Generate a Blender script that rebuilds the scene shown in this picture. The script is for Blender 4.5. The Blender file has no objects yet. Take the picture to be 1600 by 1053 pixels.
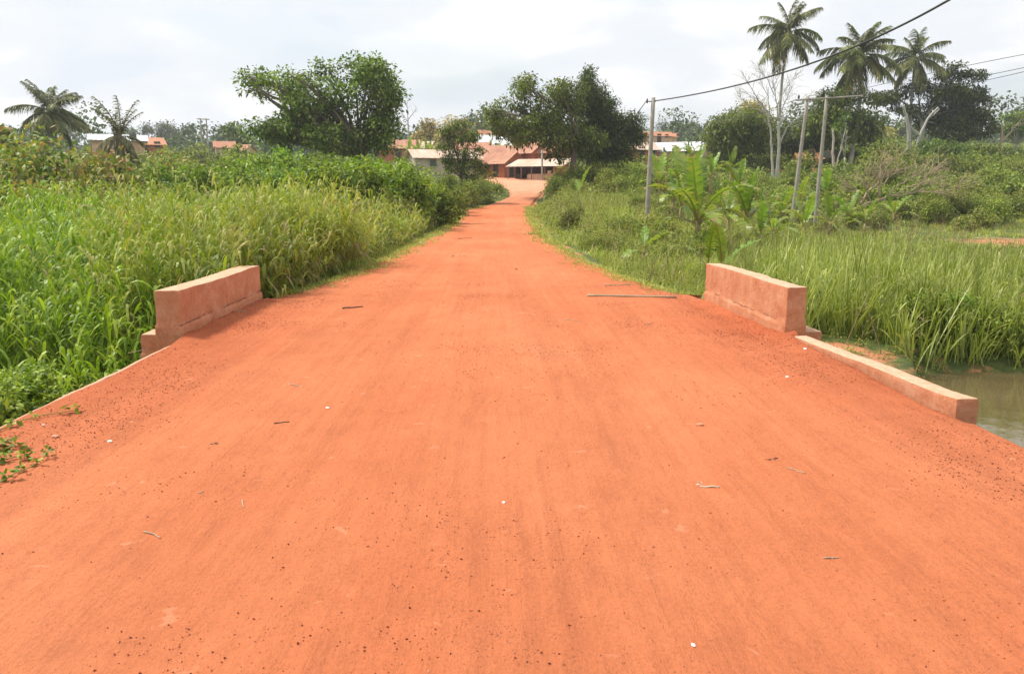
import bpy, math, random
import numpy as np
rng = np.random.default_rng(7); random.seed(7)
SC = bpy.context.scene; COL = SC.collection
R = math.radians
# ------------------------------------------------------------------ camera, world, sun, exposure
F = 1244.0; PITCH = math.atan(226.5 / F); YAW = math.atan(30.0 / F * math.cos(PITCH)); CH = 1.65
cd = bpy.data.cameras.new('camera'); cam = bpy.data.objects.new('camera', cd); COL.objects.link(cam)
cd.sensor_width = 36; cd.lens = F / 1600 * 36; cd.clip_end = 5000; cd.clip_start = 0.05
cam.location = (0, 0, CH); cam.rotation_euler = (R(90) - PITCH, 0, -YAW); SC.camera = cam
SC.view_settings.view_transform = 'Standard'; SC.view_settings.look = 'None'
SC.view_settings.exposure = 0.62; SC.view_settings.gamma = 1
SUN_EL, SUN_AZ = R(58), R(-72)          # azimuth measured from +Y towards +X
wd = bpy.data.worlds.new("World"); SC.world = wd; wd.use_nodes = True
nt = wd.node_tree; N = nt.nodes; N.clear(); LK = nt.links.new
def wn(t, **k):
    n = N.new(t)
    for a, b in k.items(): setattr(n, a, b)
    return n
out = wn('ShaderNodeOutputWorld'); bg = wn('ShaderNodeBackground'); bg.inputs[1].default_value = 0.12
sky = wn('ShaderNodeTexSky', sky_type='NISHITA', sun_disc=False); sky.sun_elevation = SUN_EL; sky.sun_rotation = SUN_AZ
sky.air_density = 1.3; sky.dust_density = 3.0
tc = wn('ShaderNodeTexCoord'); sx = wn('ShaderNodeSeparateXYZ'); LK(tc.outputs['Generated'], sx.inputs[0])
def wm(op, a, b=None):
    n = wn('ShaderNodeMath', operation=op)
    for i, v in enumerate((a, b)):
        if v is None: continue
        if isinstance(v, (int, float)): n.inputs[i].default_value = v
        else: LK(v, n.inputs[i])
    return n.outputs[0]
zc = wm('ADD', wm('MAXIMUM', sx.outputs[2], 0.0), 0.22)
cv = wn('ShaderNodeCombineXYZ'); LK(wm('DIVIDE', sx.outputs[0], zc), cv.inputs[0]); LK(wm('DIVIDE', sx.outputs[1], zc), cv.inputs[1])
def wnoise(scale, det, off):
    mp = wn('ShaderNodeMapping'); mp.inputs['Location'].default_value = off; LK(cv.outputs[0], mp.inputs[0])
    n = wn('ShaderNodeTexNoise'); n.inputs['Scale'].default_value = scale; n.inputs['Detail'].default_value = det
    n.inputs['Roughness'].default_value = 0.5; n.inputs['Distortion'].default_value = 0.3; LK(mp.outputs[0], n.inputs[0]); return n.outputs[0]
def wramp(src, st):
    r = wn('ShaderNodeValToRGB'); e = r.color_ramp.elements
    while len(e) < len(st): e.new(0.5)
    for q, (p, c) in zip(e, st): q.position = p; q.color = (*c, 1)
    r.color_ramp.interpolation = 'EASE'; LK(src, r.inputs[0]); return r.outputs[0]
cover = wramp(wnoise(0.8, 4, (3.1, 0.4, 0)), [(0.30, (0.5,)*3), (0.55, (1,)*3)])
ccol = wramp(wnoise(1.5, 7, (0.7, 5.2, 0)), [(0.34, (4.55, 4.9, 5.35)), (0.48, (5.05, 5.25, 5.5)), (0.6, (5.95, 5.95, 5.95))])
mx = wn('ShaderNodeMix', data_type='RGBA'); LK(cover, mx.inputs[0]); LK(sky.outputs[0], mx.inputs[6]); LK(ccol, mx.inputs[7])
LK(mx.outputs[2], bg.inputs[0]); LK(bg.outputs[0], out.inputs[0])
sd = bpy.data.lights.new('sun', 'SUN'); sd.energy = 3.2; sd.angle = R(10); sd.color = (1, 0.95, 0.86)
sun = bpy.data.objects.new('sun', sd); COL.objects.link(sun)
sun.rotation_euler = (R(90) - SUN_EL, 0, -SUN_AZ + R(180)); sun.location = (-30, 10, 60)

# ------------------------------------------------------------------ helpers
def ray(px, py):
    u = (px - 800) / F; v = -(py - 526.5) / F
    y = math.cos(PITCH) + v * math.sin(PITCH); z = -math.sin(PITCH) + v * math.cos(PITCH)
    return (u * math.cos(YAW) + y * math.sin(YAW), y * math.cos(YAW) - u * math.sin(YAW), z)
def at(px, py, Y):
    d = ray(px, py); s = Y / d[1]; return np.array((d[0] * s, Y, CH + d[2] * s))
def onz(px, py, z=0.0):
    d = ray(px, py); s = (z - CH) / d[2]; return np.array((d[0] * s, d[1] * s, z))
def h2(ix, iy, seed):
    n = (ix.astype(np.int64) * 374761393 + iy.astype(np.int64) * 668265263 + seed * 1442695041) & 0x7fffffff
    n = ((n ^ (n >> 13)) * 1274126177) & 0x7fffffff
    return ((n ^ (n >> 16)) & 0xffff) / 65535.0
def vnoise(x, y, seed=0):
    x = np.asarray(x, float); y = np.asarray(y, float)
    ix = np.floor(x); iy = np.floor(y); fx = x - ix; fy = y - iy
    fx = fx * fx * (3 - 2 * fx); fy = fy * fy * (3 - 2 * fy)
    a = h2(ix, iy, seed); b = h2(ix + 1, iy, seed); c = h2(ix, iy + 1, seed); d = h2(ix + 1, iy + 1, seed)
    return (a * (1 - fx) + b * fx) * (1 - fy) + (c * (1 - fx) + d * fx) * fy
def fbm(x, y, s, seed=0, o=4):
    r = 0; a = 0.5; x = np.asarray(x, float) / s; y = np.asarray(y, float) / s
    for i in range(o): r = r + a * (vnoise(x, y, seed + i) - 0.5); a *= 0.5; x = x * 2.03; y = y * 2.03
    return r
def sstep(a, b, x):
    t = np.clip((x - a) / (b - a), 0, 1); return t * t * (3 - 2 * t)
def tag(o, label=None, cat=None, group=None, kind=None):
    if label: o['label'] = label
    if cat: o['category'] = cat
    if group: o['group'] = group
    if kind: o['kind'] = kind
    return o
def link(name, data, parent=None, loc=(0, 0, 0), rot=(0, 0, 0)):
    o = bpy.data.objects.new(name, data); COL.objects.link(o); o.location = loc; o.rotation_euler = rot
    if parent: o.parent = parent
    return o
def empty(name, loc=(0, 0, 0), rz=0): return link(name, None, None, loc, (0, 0, rz))
def copy_tree(o, parent=None):
    c = o.copy(); COL.objects.link(c); c.parent = parent
    for ch in list(o.children): copy_tree(ch, c)
    return c
class MB:
    """collects quads (numpy) and builds one mesh"""
    def __init__(s): s.v = []; s.f = []; s.r = []; s.n = 0
    def add(s, v, f, r=0.5):
        v = np.asarray(v, float).reshape(-1, 3); f = np.asarray(f, int).reshape(-1, 4)
        s.v.append(v); s.f.append(f + s.n); s.n += len(v)
        s.r.append(np.broadcast_to(np.asarray(r, float), (len(v),)).copy() if np.ndim(r) == 0 else np.asarray(r, float)); return s
    def box(s, c, d, r=0.5):
        x, y, z = np.array(d) / 2
        v = np.array([(i, j, k) for i in (-x, x) for j in (-y, y) for k in (-z, z)]) + np.array(c)
        return s.add(v, [(0, 1, 3, 2), (4, 6, 7, 5), (0, 4, 5, 1), (2, 3, 7, 6), (0, 2, 6, 4), (1, 5, 7, 3)], r)
    def hexa(s, v8, r=0.5):   # v8 order: bottom 4 (ccw), top 4
        return s.add(v8, [(0, 3, 2, 1), (4, 5, 6, 7), (0, 1, 5, 4), (1, 2, 6, 5), (2, 3, 7, 6), (3, 0, 4, 7)], r)
    def tube(s, pts, rad, n=7, r=0.5):
        pts = np.asarray(pts, float); m = len(pts); rad = np.broadcast_to(rad, (m,))
        T = np.gradient(pts, axis=0); T /= np.linalg.norm(T, axis=1)[:, None] + 1e-9
        up = np.array((0, 0, 1.0)) if abs(T[0][2]) < 0.9 else np.array((1.0, 0, 0)); V = []
        for i in range(m):
            a = np.cross(T[i], up); a /= np.linalg.norm(a) + 1e-9; b = np.cross(T[i], a); up = -np.cross(a, T[i]) if False else up
            th = np.arange(n) * 2 * math.pi / n
            V.append(pts[i] + rad[i] * (np.cos(th)[:, None] * a + np.sin(th)[:, None] * b))
        V = np.vstack(V + [pts[:1], pts[-1:]]); f = []
        for i in range(m - 1):
            for j in range(n): f.append((i * n + j, i * n + (j + 1) % n, (i + 1) * n + (j + 1) % n, (i + 1) * n + j))
        for j in range(0, n - 1, 2):
            f.append((m * n, (j + 2) % n, j + 1, j)); f.append((m * n + 1, (m - 1) * n + j, (m - 1) * n + j + 1, (m - 1) * n + (j + 2) % n))
        return s.add(V, f, r)
    def strips(s, P, D, Wd, L, W, bend, k=2, prof=None, rnd=None, down=None):
        P = np.asarray(P, float); n = len(P)
        if n == 0: return s
        L = np.broadcast_to(L, (n,)); W = np.broadcast_to(W, (n,)); bend = np.broadcast_to(bend, (n,))
        t = np.linspace(0, 1, k + 1)
        if prof is None: prof = np.sin(np.pi * (0.12 + 0.84 * t)) 
        C = P[:, None, :] + D[:, None, :] * (L[:, None] * t)[:, :, None]
        C[:, :, 2] -= bend[:, None] * L[:, None] * t[None] ** 2
        off = Wd[:, None, :] * (W[:, None] * prof[None] * 0.5)[:, :, None]
        V = np.stack((C - off, C + off), axis=2).reshape(-1, 3)
        b = (np.arange(n) * (k + 1) * 2)[:, None] + (np.arange(k) * 2)[None]
        f = np.stack((b, b + 1, b + 3, b + 2), axis=-1).reshape(-1, 4)
        rr = rng.random(n) if rnd is None else np.broadcast_to(rnd, (n,))
        return s.add(V, f, np.repeat(rr, (k + 1) * 2))
    def mesh(s, name, mat, smooth=False):
        v = np.vstack(s.v); f = np.vstack(s.f); r = np.concatenate(s.r)
        me = bpy.data.meshes.new(name); me.vertices.add(len(v)); me.vertices.foreach_set('co', v.ravel().astype(np.float32))
        me.loops.add(f.size); me.loops.foreach_set('vertex_index', f.ravel().astype(np.int32))
        me.polygons.add(len(f)); me.polygons.foreach_set('loop_start', np.arange(0, f.size, 4, dtype=np.int32))
        me.polygons.foreach_set('use_smooth', np.full(len(f), smooth))
        me.update(calc_edges=True); me.validate()
        a = me.attributes.new('rnd', 'FLOAT', 'POINT')
        if len(a.data) == len(r): a.data.foreach_set('value', r.astype(np.float32))
        me.materials.append(mat); return me
    def build(s, name, mat, parent=None, smooth=False, loc=(0, 0, 0), rot=(0, 0, 0)):
        return link(name, s.mesh(name, mat, smooth), parent, loc, rot)
def unit(v): return v / (np.linalg.norm(v, axis=-1, keepdims=True) + 1e-9)
def rdir(n): return unit(rng.normal(size=(n, 3)))

# ------------------------------------------------------------------ materials
class Mat:
    def __init__(s, name):
        s.m = bpy.data.materials.new(name); s.m.use_nodes = True; s.t = s.m.node_tree; s.t.nodes.clear()
        s.o = s.n('ShaderNodeOutputMaterial'); s.p = s.n('ShaderNodeBsdfPrincipled'); s.l(s.p.outputs[0], s.o.inputs[0])
        s.p.inputs['Roughness'].default_value = 0.85; s.p.inputs['Specular IOR Level'].default_value = 0.3
        g = s.n('ShaderNodeNewGeometry'); s.pos = g.outputs['Position']; s.nrm = g.outputs['Normal']
        s.obj = s.n('ShaderNodeTexCoord').outputs['Object']
    def n(s, t, **k):
        x = s.t.nodes.new(t)
        for a, b in k.items(): setattr(x, a, b)
        return x
    def l(s, a, b): s.t.links.new(a, b)
    def noise(s, scale, det=4, rough=0.55, vec=None, stretch=(1, 1, 1), dist=0, off=(0, 0, 0)):
        m = s.n('ShaderNodeMapping'); m.inputs['Scale'].default_value = stretch; m.inputs['Location'].default_value = off; s.l(vec or s.pos, m.inputs[0])
        x = s.n('ShaderNodeTexNoise'); x.inputs['Scale'].default_value = scale; x.inputs['Detail'].default_value = det
        x.inputs['Roughness'].default_value = rough; x.inputs['Distortion'].default_value = dist; s.l(m.outputs[0], x.inputs[0]); return x.outputs[0]
    def voro(s, scale, vec=None, feature='F1', rand=1):
        x = s.n('ShaderNodeTexVoronoi', feature=feature); x.inputs['Scale'].default_value = scale; x.inputs['Randomness'].default_value = rand; s.l(vec or s.pos, x.inputs[0]); return x
    def ramp(s, src, st, interp='LINEAR'):
        r = s.n('ShaderNodeValToRGB'); r.color_ramp.interpolation = interp; e = r.color_ramp.elements
        while len(e) < len(st): e.new(0.5)
        for q, (p, c) in zip(e, st):
            q.position = p; q.color = (c, c, c, 1) if isinstance(c, (int, float)) else (*c, 1)
        s.l(src, r.inputs[0]); return r.outputs[0]
    def mix(s, fac, a, b, mode='MIX'):
        x = s.n('ShaderNodeMix', data_type='RGBA', blend_type=mode)
        for i, v in ((0, fac), (6, a), (7, b)):
            if isinstance(v, (int, float)): x.inputs[i].default_value = v if i == 0 else (v, v, v, 1)
            elif isinstance(v, tuple): x.inputs[i].default_value = (*v, 1)
            else: s.l(v, x.inputs[i])
        return x.outputs[2]
    def math(s, op, a, b=0.0):
        x = s.n('ShaderNodeMath', operation=op)
        for i, v in enumerate((a, b)):
            if isinstance(v, (int, float)): x.inputs[i].default_value = v
            else: s.l(v, x.inputs[i])
        return x.outputs[0]
    def attr(s, name): a = s.n('ShaderNodeAttribute', attribute_name=name); return a.outputs['Fac']
    def bump(s, h, dist=0.01, strength=1, prev=None):
        b = s.n('ShaderNodeBump'); b.inputs['Distance'].default_value = dist; b.inputs['Strength'].default_value = strength; s.l(h, b.inputs['Height'])
        if prev: s.l(prev, b.inputs['Normal'])
        s.l(b.outputs[0], s.p.inputs['Normal']); return b.outputs[0]
    def col(s, c):
        if isinstance(c, tuple): s.p.inputs['Base Color'].default_value = (*c, 1)
        else: s.l(c, s.p.inputs['Base Color'])
        return s
def leaf_mat(name, cols, trans=0.3, rough=0.5, spec=0.35, var=0.35):
    M = Mat(name); k = len(cols)
    c = M.ramp(M.attr('rnd'), [(i / max(1, k - 1), q) for i, q in enumerate(cols)])
    oi = M.n('ShaderNodeObjectInfo'); g = M.noise(0.35, 3, 0.6)
    c = M.mix(1.0, c, M.ramp(g, [(0.3, 1 - var), (0.7, 1 + var * 0.7)]), 'MULTIPLY')
    hs = M.n('ShaderNodeHueSaturation'); M.l(c, hs.inputs['Color'])
    M.l(M.math('ADD', M.math('MULTIPLY', oi.outputs['Random'], 0.03), 0.485), hs.inputs['Hue'])
    M.l(M.math('ADD', M.math('MULTIPLY', oi.outputs['Random'], 0.3), 0.85), hs.inputs['Value']); c = hs.outputs[0]
    M.col(c); M.p.inputs['Roughness'].default_value = rough; M.p.inputs['Specular IOR Level'].default_value = spec
    tr = M.n('ShaderNodeBsdfTranslucent'); M.l(M.mix(1.0, c, (1.25, 1.3, 0.6), 'MULTIPLY'), tr.inputs[0])
    ms = M.n('ShaderNodeMixShader'); ms.inputs[0].default_value = trans; M.l(M.p.outputs[0], ms.inputs[1]); M.l(tr.outputs[0], ms.inputs[2]); M.l(ms.outputs[0], M.o.inputs[0])
    return M.m
def plain(name, c, rough=0.8, var=0.25, scale=6, bump=0.0, metallic=0):
    M = Mat(name); M.col(M.mix(1.0, c, M.ramp(M.noise(scale, 5, 0.6), [(0.25, 1 - var), (0.75, 1 + var)]), 'MULTIPLY'))
    M.p.inputs['Roughness'].default_value = rough; M.p.inputs['Metallic'].default_value = metallic
    if bump: M.bump(M.noise(scale * 4, 5, 0.7), bump)
    return M.m
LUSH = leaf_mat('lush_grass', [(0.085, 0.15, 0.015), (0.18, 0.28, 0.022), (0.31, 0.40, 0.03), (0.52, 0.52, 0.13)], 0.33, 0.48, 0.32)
MIXG = leaf_mat('mixed_grass', [(0.10, 0.16, 0.015), (0.20, 0.29, 0.028), (0.33, 0.41, 0.055), (0.44, 0.44, 0.13), (0.42, 0.30, 0.17)], 0.3, 0.55, 0.3)
REED = leaf_mat('reed_leaf', [(0.13, 0.18, 0.022), (0.25, 0.34, 0.05), (0.39, 0.47, 0.11), (0.62, 0.65, 0.28)], 0.33, 0.5, 0.4)
VERG = leaf_mat('verge_grass', [(0.14, 0.18, 0.024), (0.27, 0.32, 0.05), (0.42, 0.44, 0.10), (0.52, 0.43, 0.2)], 0.3, 0.6, 0.2)
DRY = leaf_mat('dry_stalk', [(0.16, 0.10, 0.05), (0.3, 0.21, 0.11), (0.42, 0.33, 0.2)], 0.15, 0.7, 0.2)
BROAD = leaf_mat('broad_leaf', [(0.06, 0.11, 0.01), (0.13, 0.22, 0.014), (0.24, 0.35, 0.025), (0.38, 0.47, 0.06)], 0.3, 0.5, 0.3)
DARKT = leaf_mat('tree_leaf', [(0.05, 0.085, 0.012), (0.11, 0.17, 0.02), (0.20, 0.27, 0.035), (0.34, 0.39, 0.09)], 0.3, 0.5, 0.3)
VDARK = leaf_mat('dark_tree_leaf', [(0.03, 0.055, 0.01), (0.075, 0.12, 0.016), (0.17, 0.21, 0.03)], 0.25, 0.55, 0.25)
OLIVE = leaf_mat('olive_leaf', [(0.07, 0.10, 0.02), (0.13, 0.17, 0.03), (0.20, 0.22, 0.04), (0.22, 0.19, 0.05)], 0.25, 0.55, 0.3)
YELLO = leaf_mat('yellow_blossom_leaf', [(0.13, 0.16, 0.03), (0.32, 0.28, 0.07), (0.55, 0.42, 0.13), (0.62, 0.46, 0.2)], 0.25, 0.6, 0.3)
REDDY = leaf_mat('red_tipped_leaf', [(0.09, 0.15, 0.02), (0.18, 0.26, 0.03), (0.30, 0.34, 0.05), (0.38, 0.30, 0.07), (0.42, 0.15, 0.08)], 0.3, 0.5, 0.4)
PALM = leaf_mat('palm_leaflet', [(0.06, 0.085, 0.018), (0.12, 0.15, 0.03), (0.22, 0.23, 0.06), (0.34, 0.29, 0.10)], 0.25, 0.42, 0.4)
PALMD = leaf_mat('withered_palm_leaflet', [(0.09, 0.09, 0.035), (0.17, 0.16, 0.07), (0.26, 0.22, 0.11)], 0.2, 0.5, 0.4)
BANAN = leaf_mat('banana_leaf', [(0.08, 0.15, 0.015), (0.15, 0.25, 0.022), (0.22, 0.33, 0.035), (0.30, 0.36, 0.05), (0.40, 0.29, 0.12)], 0.38, 0.38, 0.5)
COVER = leaf_mat('ground_cover_leaf', [(0.07, 0.11, 0.015), (0.16, 0.21, 0.03), (0.30, 0.35, 0.055), (0.44, 0.43, 0.11)], 0.28, 0.55, 0.25)
FARW = leaf_mat('woodland_leaf', [(0.035, 0.06, 0.02), (0.07, 0.11, 0.03), (0.12, 0.16, 0.045), (0.2, 0.2, 0.06)], 0.15, 0.7, 0.2)
BARK = plain('bark', (0.2, 0.155, 0.115), 0.9, 0.3, 5, 0.02)
PALEB = plain('pale_bark', (0.42, 0.40, 0.34), 0.9, 0.2, 5, 0.01)
PALMB = plain('palm_bark', (0.34, 0.31, 0.25), 0.9, 0.25, 3, 0.02)
DEADW = plain('dead_wood', (0.40, 0.31, 0.2), 0.9, 0.25, 6, 0.01)
BSTEM = plain('banana_stem', (0.26, 0.20, 0.09), 0.7, 0.5, 5)
STEMG = plain('green_stem', (0.2, 0.26, 0.07), 0.7, 0.3, 6)
POLE = plain('weathered_pole', (0.33, 0.30, 0.25), 0.9, 0.22, 3, 0.01)
WIRE = plain('wire', (0.05, 0.055, 0.05), 0.6, 0.1)
DOORM = plain('dark_wood', (0.06, 0.05, 0.035), 0.8, 0.3)
GREENP = plain('green_shutter', (0.07, 0.12, 0.09), 0.7, 0.2)
FRAMEM = plain('timber_frame', (0.22, 0.15, 0.10), 0.8, 0.2)
def mudwall(name, c):
    M = Mat(name); a = M.ramp(M.noise(0.9, 5, 0.65), [(0.3, 0.72), (0.7, 1.2)])
    br = M.voro(3.0, M.pos); a2 = M.ramp(br.outputs['Distance'], [(0, 0.85), (0.5, 1.08)])
    M.col(M.mix(1.0, M.mix(1.0, c, a, 'MULTIPLY'), a2, 'MULTIPLY')); M.p.inputs['Roughness'].default_value = 0.95; return M.m
MUD = mudwall('mud_brick', (0.42, 0.155, 0.075)); MUDP = mudwall('pale_plaster', (0.62, 0.40, 0.26)); CREAM = mudwall('cream_plaster', (0.42, 0.38, 0.28))
def roofmat(name, c, c2, metal=0.0, rough=0.6):
    M = Mat(name); w = M.n('ShaderNodeTexWave', wave_type='BANDS', bands_direction='X'); w.inputs['Scale'].default_value = 1.6; w.inputs['Distortion'].default_value = 0
    M.l(M.obj, w.inputs[0])
    pn = M.ramp(M.noise(1.0, 4, 0.6, M.obj, (0.9, 0.25, 0.25)), [(0.32, c2), (0.62, c)])
    M.col(M.mix(1.0, pn, M.ramp(w.outputs['Fac'], [(0, 0.8), (1, 1.08)]), 'MULTIPLY')); M.p.inputs['Roughness'].default_value = rough; M.p.inputs['Metallic'].default_value = metal
    M.bump(w.outputs['Fac'], 0.03); return M.m
RUST = roofmat('rusty_corrugated', (0.56, 0.28, 0.17), (0.38, 0.15, 0.085)); RUSTP = roofmat('pale_rust_corrugated', (0.70, 0.56, 0.44), (0.58, 0.36, 0.24)); ZINC = roofmat('white_zinc', (0.8, 0.82, 0.84), (0.62, 0.62, 0.62))
ORNG = roofmat('orange_roof', (0.55, 0.24, 0.12), (0.42, 0.17, 0.09))

# laterite
def laterite(name, road=True):
    M = Mat(name)
    big = M.noise(0.35, 5, 0.6, None, (1, 0.5, 1)); mid = M.noise(2.2, 6, 0.65, None, (1, 0.7, 1), 0.4); fine = M.noise(45, 5, 0.7)
    streak = M.noise(2.6, 5, 0.6, None, (1, 0.045, 1), 0.25)
    base = M.ramp(big, [(0.3, (0.48, 0.138, 0.058)), (0.5, (0.54, 0.172, 0.075)), (0.72, (0.60, 0.212, 0.098))])
    c = M.mix(1.0, base, M.ramp(mid, [(0.28, 0.90), (0.5, 1.0), (0.75, 1.06)]), 'MULTIPLY')
    c = M.mix(1.0, c, M.ramp(streak, [(0.30, 0.90), (0.5, 1.0), (0.68, 1.06)]), 'MULTIPLY')
    st2 = M.noise(11, 4, 0.6, None, (1, 0.03, 1), 0.15, (5, 0, 0)); c = M.mix(1.0, c, M.ramp(st2, [(0.35, 0.95), (0.5, 1.0), (0.65, 1.04)]), 'MULTIPLY')
    c = M.mix(1.0, c, M.ramp(fine, [(0.3, 0.86), (0.5, 1.0), (0.75, 1.1)]), 'MULTIPLY')
    edge = M.attr('rnd')    # 0 = trodden centre, 1 = loose gravelly shoulder
    e2 = M.math('MULTIPLY', edge, M.ramp(M.noise(1.6, 6, 0.7), [(0.3, 0.35), (0.65, 1.0)]))
    c = M.mix(e2, c, M.mix(1.0, c, (0.86, 0.78, 0.78), 'MULTIPLY'))
    # dark grit
    v = M.voro(48); sp = M.ramp(v.outputs['Distance'], [(0.14, 1.0), (0.26, 0.0)])
    sel = M.ramp(v.outputs['Color'], [(0.60, 0.0), (0.64, 1.0)])
    clus = M.ramp(M.noise(1.3, 5, 0.7, off=(7, 3, 0)), [(0.42, 0.12), (0.62, 1.0)])
    g = M.math('MULTIPLY', M.math('MULTIPLY', sp, sel), M.math('MAXIMUM', clus, edge))
    c = M.mix(M.math('MULTIPLY', g, 0.75), c, (0.14, 0.065, 0.045))
    # pale worn patches of compacted crust
    pw = M.ramp(M.noise(4.5, 3, 0.5, None, (1, 1.3, 1), 0.8, (21, 4, 0)), [(0.69, 0.0), (0.73, 1.0)])
    c = M.mix(M.math('MULTIPLY', pw, 0.35), c, (0.74, 0.33, 0.19))
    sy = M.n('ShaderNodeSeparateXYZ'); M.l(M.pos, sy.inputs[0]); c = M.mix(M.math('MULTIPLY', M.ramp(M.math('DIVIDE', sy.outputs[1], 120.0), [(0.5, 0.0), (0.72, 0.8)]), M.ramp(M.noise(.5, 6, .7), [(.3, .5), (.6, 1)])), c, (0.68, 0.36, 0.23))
    M.col(c); M.p.inputs['Roughness'].default_value = 0.95; M.p.inputs['Specular IOR Level'].default_value = 0.1
    b1 = M.bump(M.noise(9, 8, 0.78, None, (1, 0.6, 1), 0.3), 0.05, 0.7)
    b2 = M.bump(st2, 0.012, 0.6, M.bump(streak, 0.03, 0.6, b1))
    v2 = M.voro(60); M.bump(M.math('MULTIPLY', M.ramp(v2.outputs['Distance'], [(0.0, 1.0), (0.4, 0.0)]), M.math('ADD', edge, 0.25)), 0.006, 0.8, b2)
    return M.m
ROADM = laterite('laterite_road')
def groundmat():
    M = Mat('ground_soil'); k = M.attr('rnd')
    gr = M.ramp(M.noise(0.8, 6, 0.65), [(0.3, (0.05, 0.065, 0.02)), (0.5, (0.09, 0.12, 0.03)), (0.7, (0.16, 0.17, 0.05))])
    far = M.ramp(M.noise(0.05, 6, 0.6), [(0.35, 0.7), (0.65, 1.25)]); gr = M.mix(1.0, gr, far, 'MULTIPLY')
    di = M.ramp(M.noise(1.1, 6, 0.65), [(0.3, (0.42, 0.14, 0.065)), (0.5, (0.53, 0.2, 0.1)), (0.72, (0.62, 0.31, 0.18))])
    fac = M.ramp(M.math('ADD', k, M.math('MULTIPLY', M.math('SUBTRACT', M.noise(1.7, 6, 0.7), 0.5), 0.9)), [(0.42, 0.0), (0.56, 1.0)])
    M.col(M.mix(fac, gr, di)); M.bump(M.noise(5, 6, 0.7), 0.06); M.p.inputs['Roughness'].default_value = 0.95; return M.m
GROUND = groundmat()
def concrete():
    M = Mat('dusty_concrete'); sp = M.n('ShaderNodeSeparateXYZ'); M.l(M.obj, sp.inputs[0])
    n = M.noise(4, 6, 0.65); n2 = M.noise(14, 6, 0.7)
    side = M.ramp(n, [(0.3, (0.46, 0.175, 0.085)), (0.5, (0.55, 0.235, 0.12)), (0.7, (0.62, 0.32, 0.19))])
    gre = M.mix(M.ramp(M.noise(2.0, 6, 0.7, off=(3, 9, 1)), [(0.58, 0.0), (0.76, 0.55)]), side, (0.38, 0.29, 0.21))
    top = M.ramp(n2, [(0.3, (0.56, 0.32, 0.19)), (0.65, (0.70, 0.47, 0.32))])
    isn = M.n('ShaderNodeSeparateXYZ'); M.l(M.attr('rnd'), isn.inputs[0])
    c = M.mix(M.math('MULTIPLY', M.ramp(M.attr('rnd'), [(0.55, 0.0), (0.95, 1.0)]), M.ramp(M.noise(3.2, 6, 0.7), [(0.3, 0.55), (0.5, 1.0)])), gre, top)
    c = M.mix(1.0, c, M.ramp(M.noise(30, 5, 0.7), [(0.3, 0.85), (0.7, 1.1)]), 'MULTIPLY')
    crk = M.math('ABSOLUTE', M.math('ADD', M.math('SUBTRACT', sp.outputs[2], 0.17), M.math('MULTIPLY', M.math('SUBTRACT', M.noise(5, 4), 0.5), 0.05)))
    c = M.mix(M.math('MULTIPLY', M.ramp(crk, [(0.004, 0.75), (0.012, 0.0)]), M.ramp(M.noise(3, 4, .6, off=(2, 2, 8)), [(.45, 0), (.55, 1)])), c, (0.14, 0.05, 0.03))
    pit = M.voro(22); pf = M.math('MULTIPLY', M.ramp(pit.outputs['Distance'], [(0.08, 1.0), (0.2, 0.0)]), M.ramp(pit.outputs['Color'], [(0.8, 0.0), (0.83, 1.0)]))
    c = M.mix(M.math('MULTIPLY', pf, 0.7), c, (0.15, 0.06, 0.035))
    M.col(c); b = M.bump(M.noise(14, 8, 0.72), 0.02, 0.9); M.bump(M.noise(70, 5, 0.75), 0.007, 1.0, b); M.p.inputs['Roughness'].default_value = 0.95; return M.m
CONC = concrete()

# ------------------------------------------------------------------ terrain
YE = [-12, 8.8, 9.1, 13, 16, 20, 30, 40, 50, 58, 64, 72, 80, 90, 100, 112]
LE = [-3.5, -3.5, -3.5, -3.5, -3.15, -2.85, -2.6, -2.45, -2.2, -2.4, -0.4, 1.2, 2.1, 1.6, -0.5, -6]
RE = [3.5, 3.5, 3.4, 3.25, 2.75, 2.35, 2.1, 2.35, 2.5, 2.8, 3.1, 3.9, 4.9, 6.0, 7.2, 8.5]
def smooth_table(X, V, w):
    g_ = np.arange(-14, 810, 0.25); v = np.interp(g_, X, V); r_ = v.copy()
    k = int(w / 0.25); ker = np.hanning(2 * k + 3); ker /= ker.sum()
    c = np.convolve(np.pad(v, k + 1, mode='edge'), ker, 'valid'); a = sstep(11.0, 13.5, g_); return g_, v * (1 - a) + c * a
_L = smooth_table(YE, LE, 4); _R = smooth_table(YE, RE, 4)
def eL(y): return np.interp(y, *_L)
def eR(y): return np.interp(y, *_R)
_Z = smooth_table([-12, 42, 60, 80, 97, 115, 150, 250, 450, 700], [0, 0, .42, 1.5, 2.7, 3.9, 8.0, 16.5, 29, 33], 9)
def zr(y): return np.interp(y, *_Z)
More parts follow.
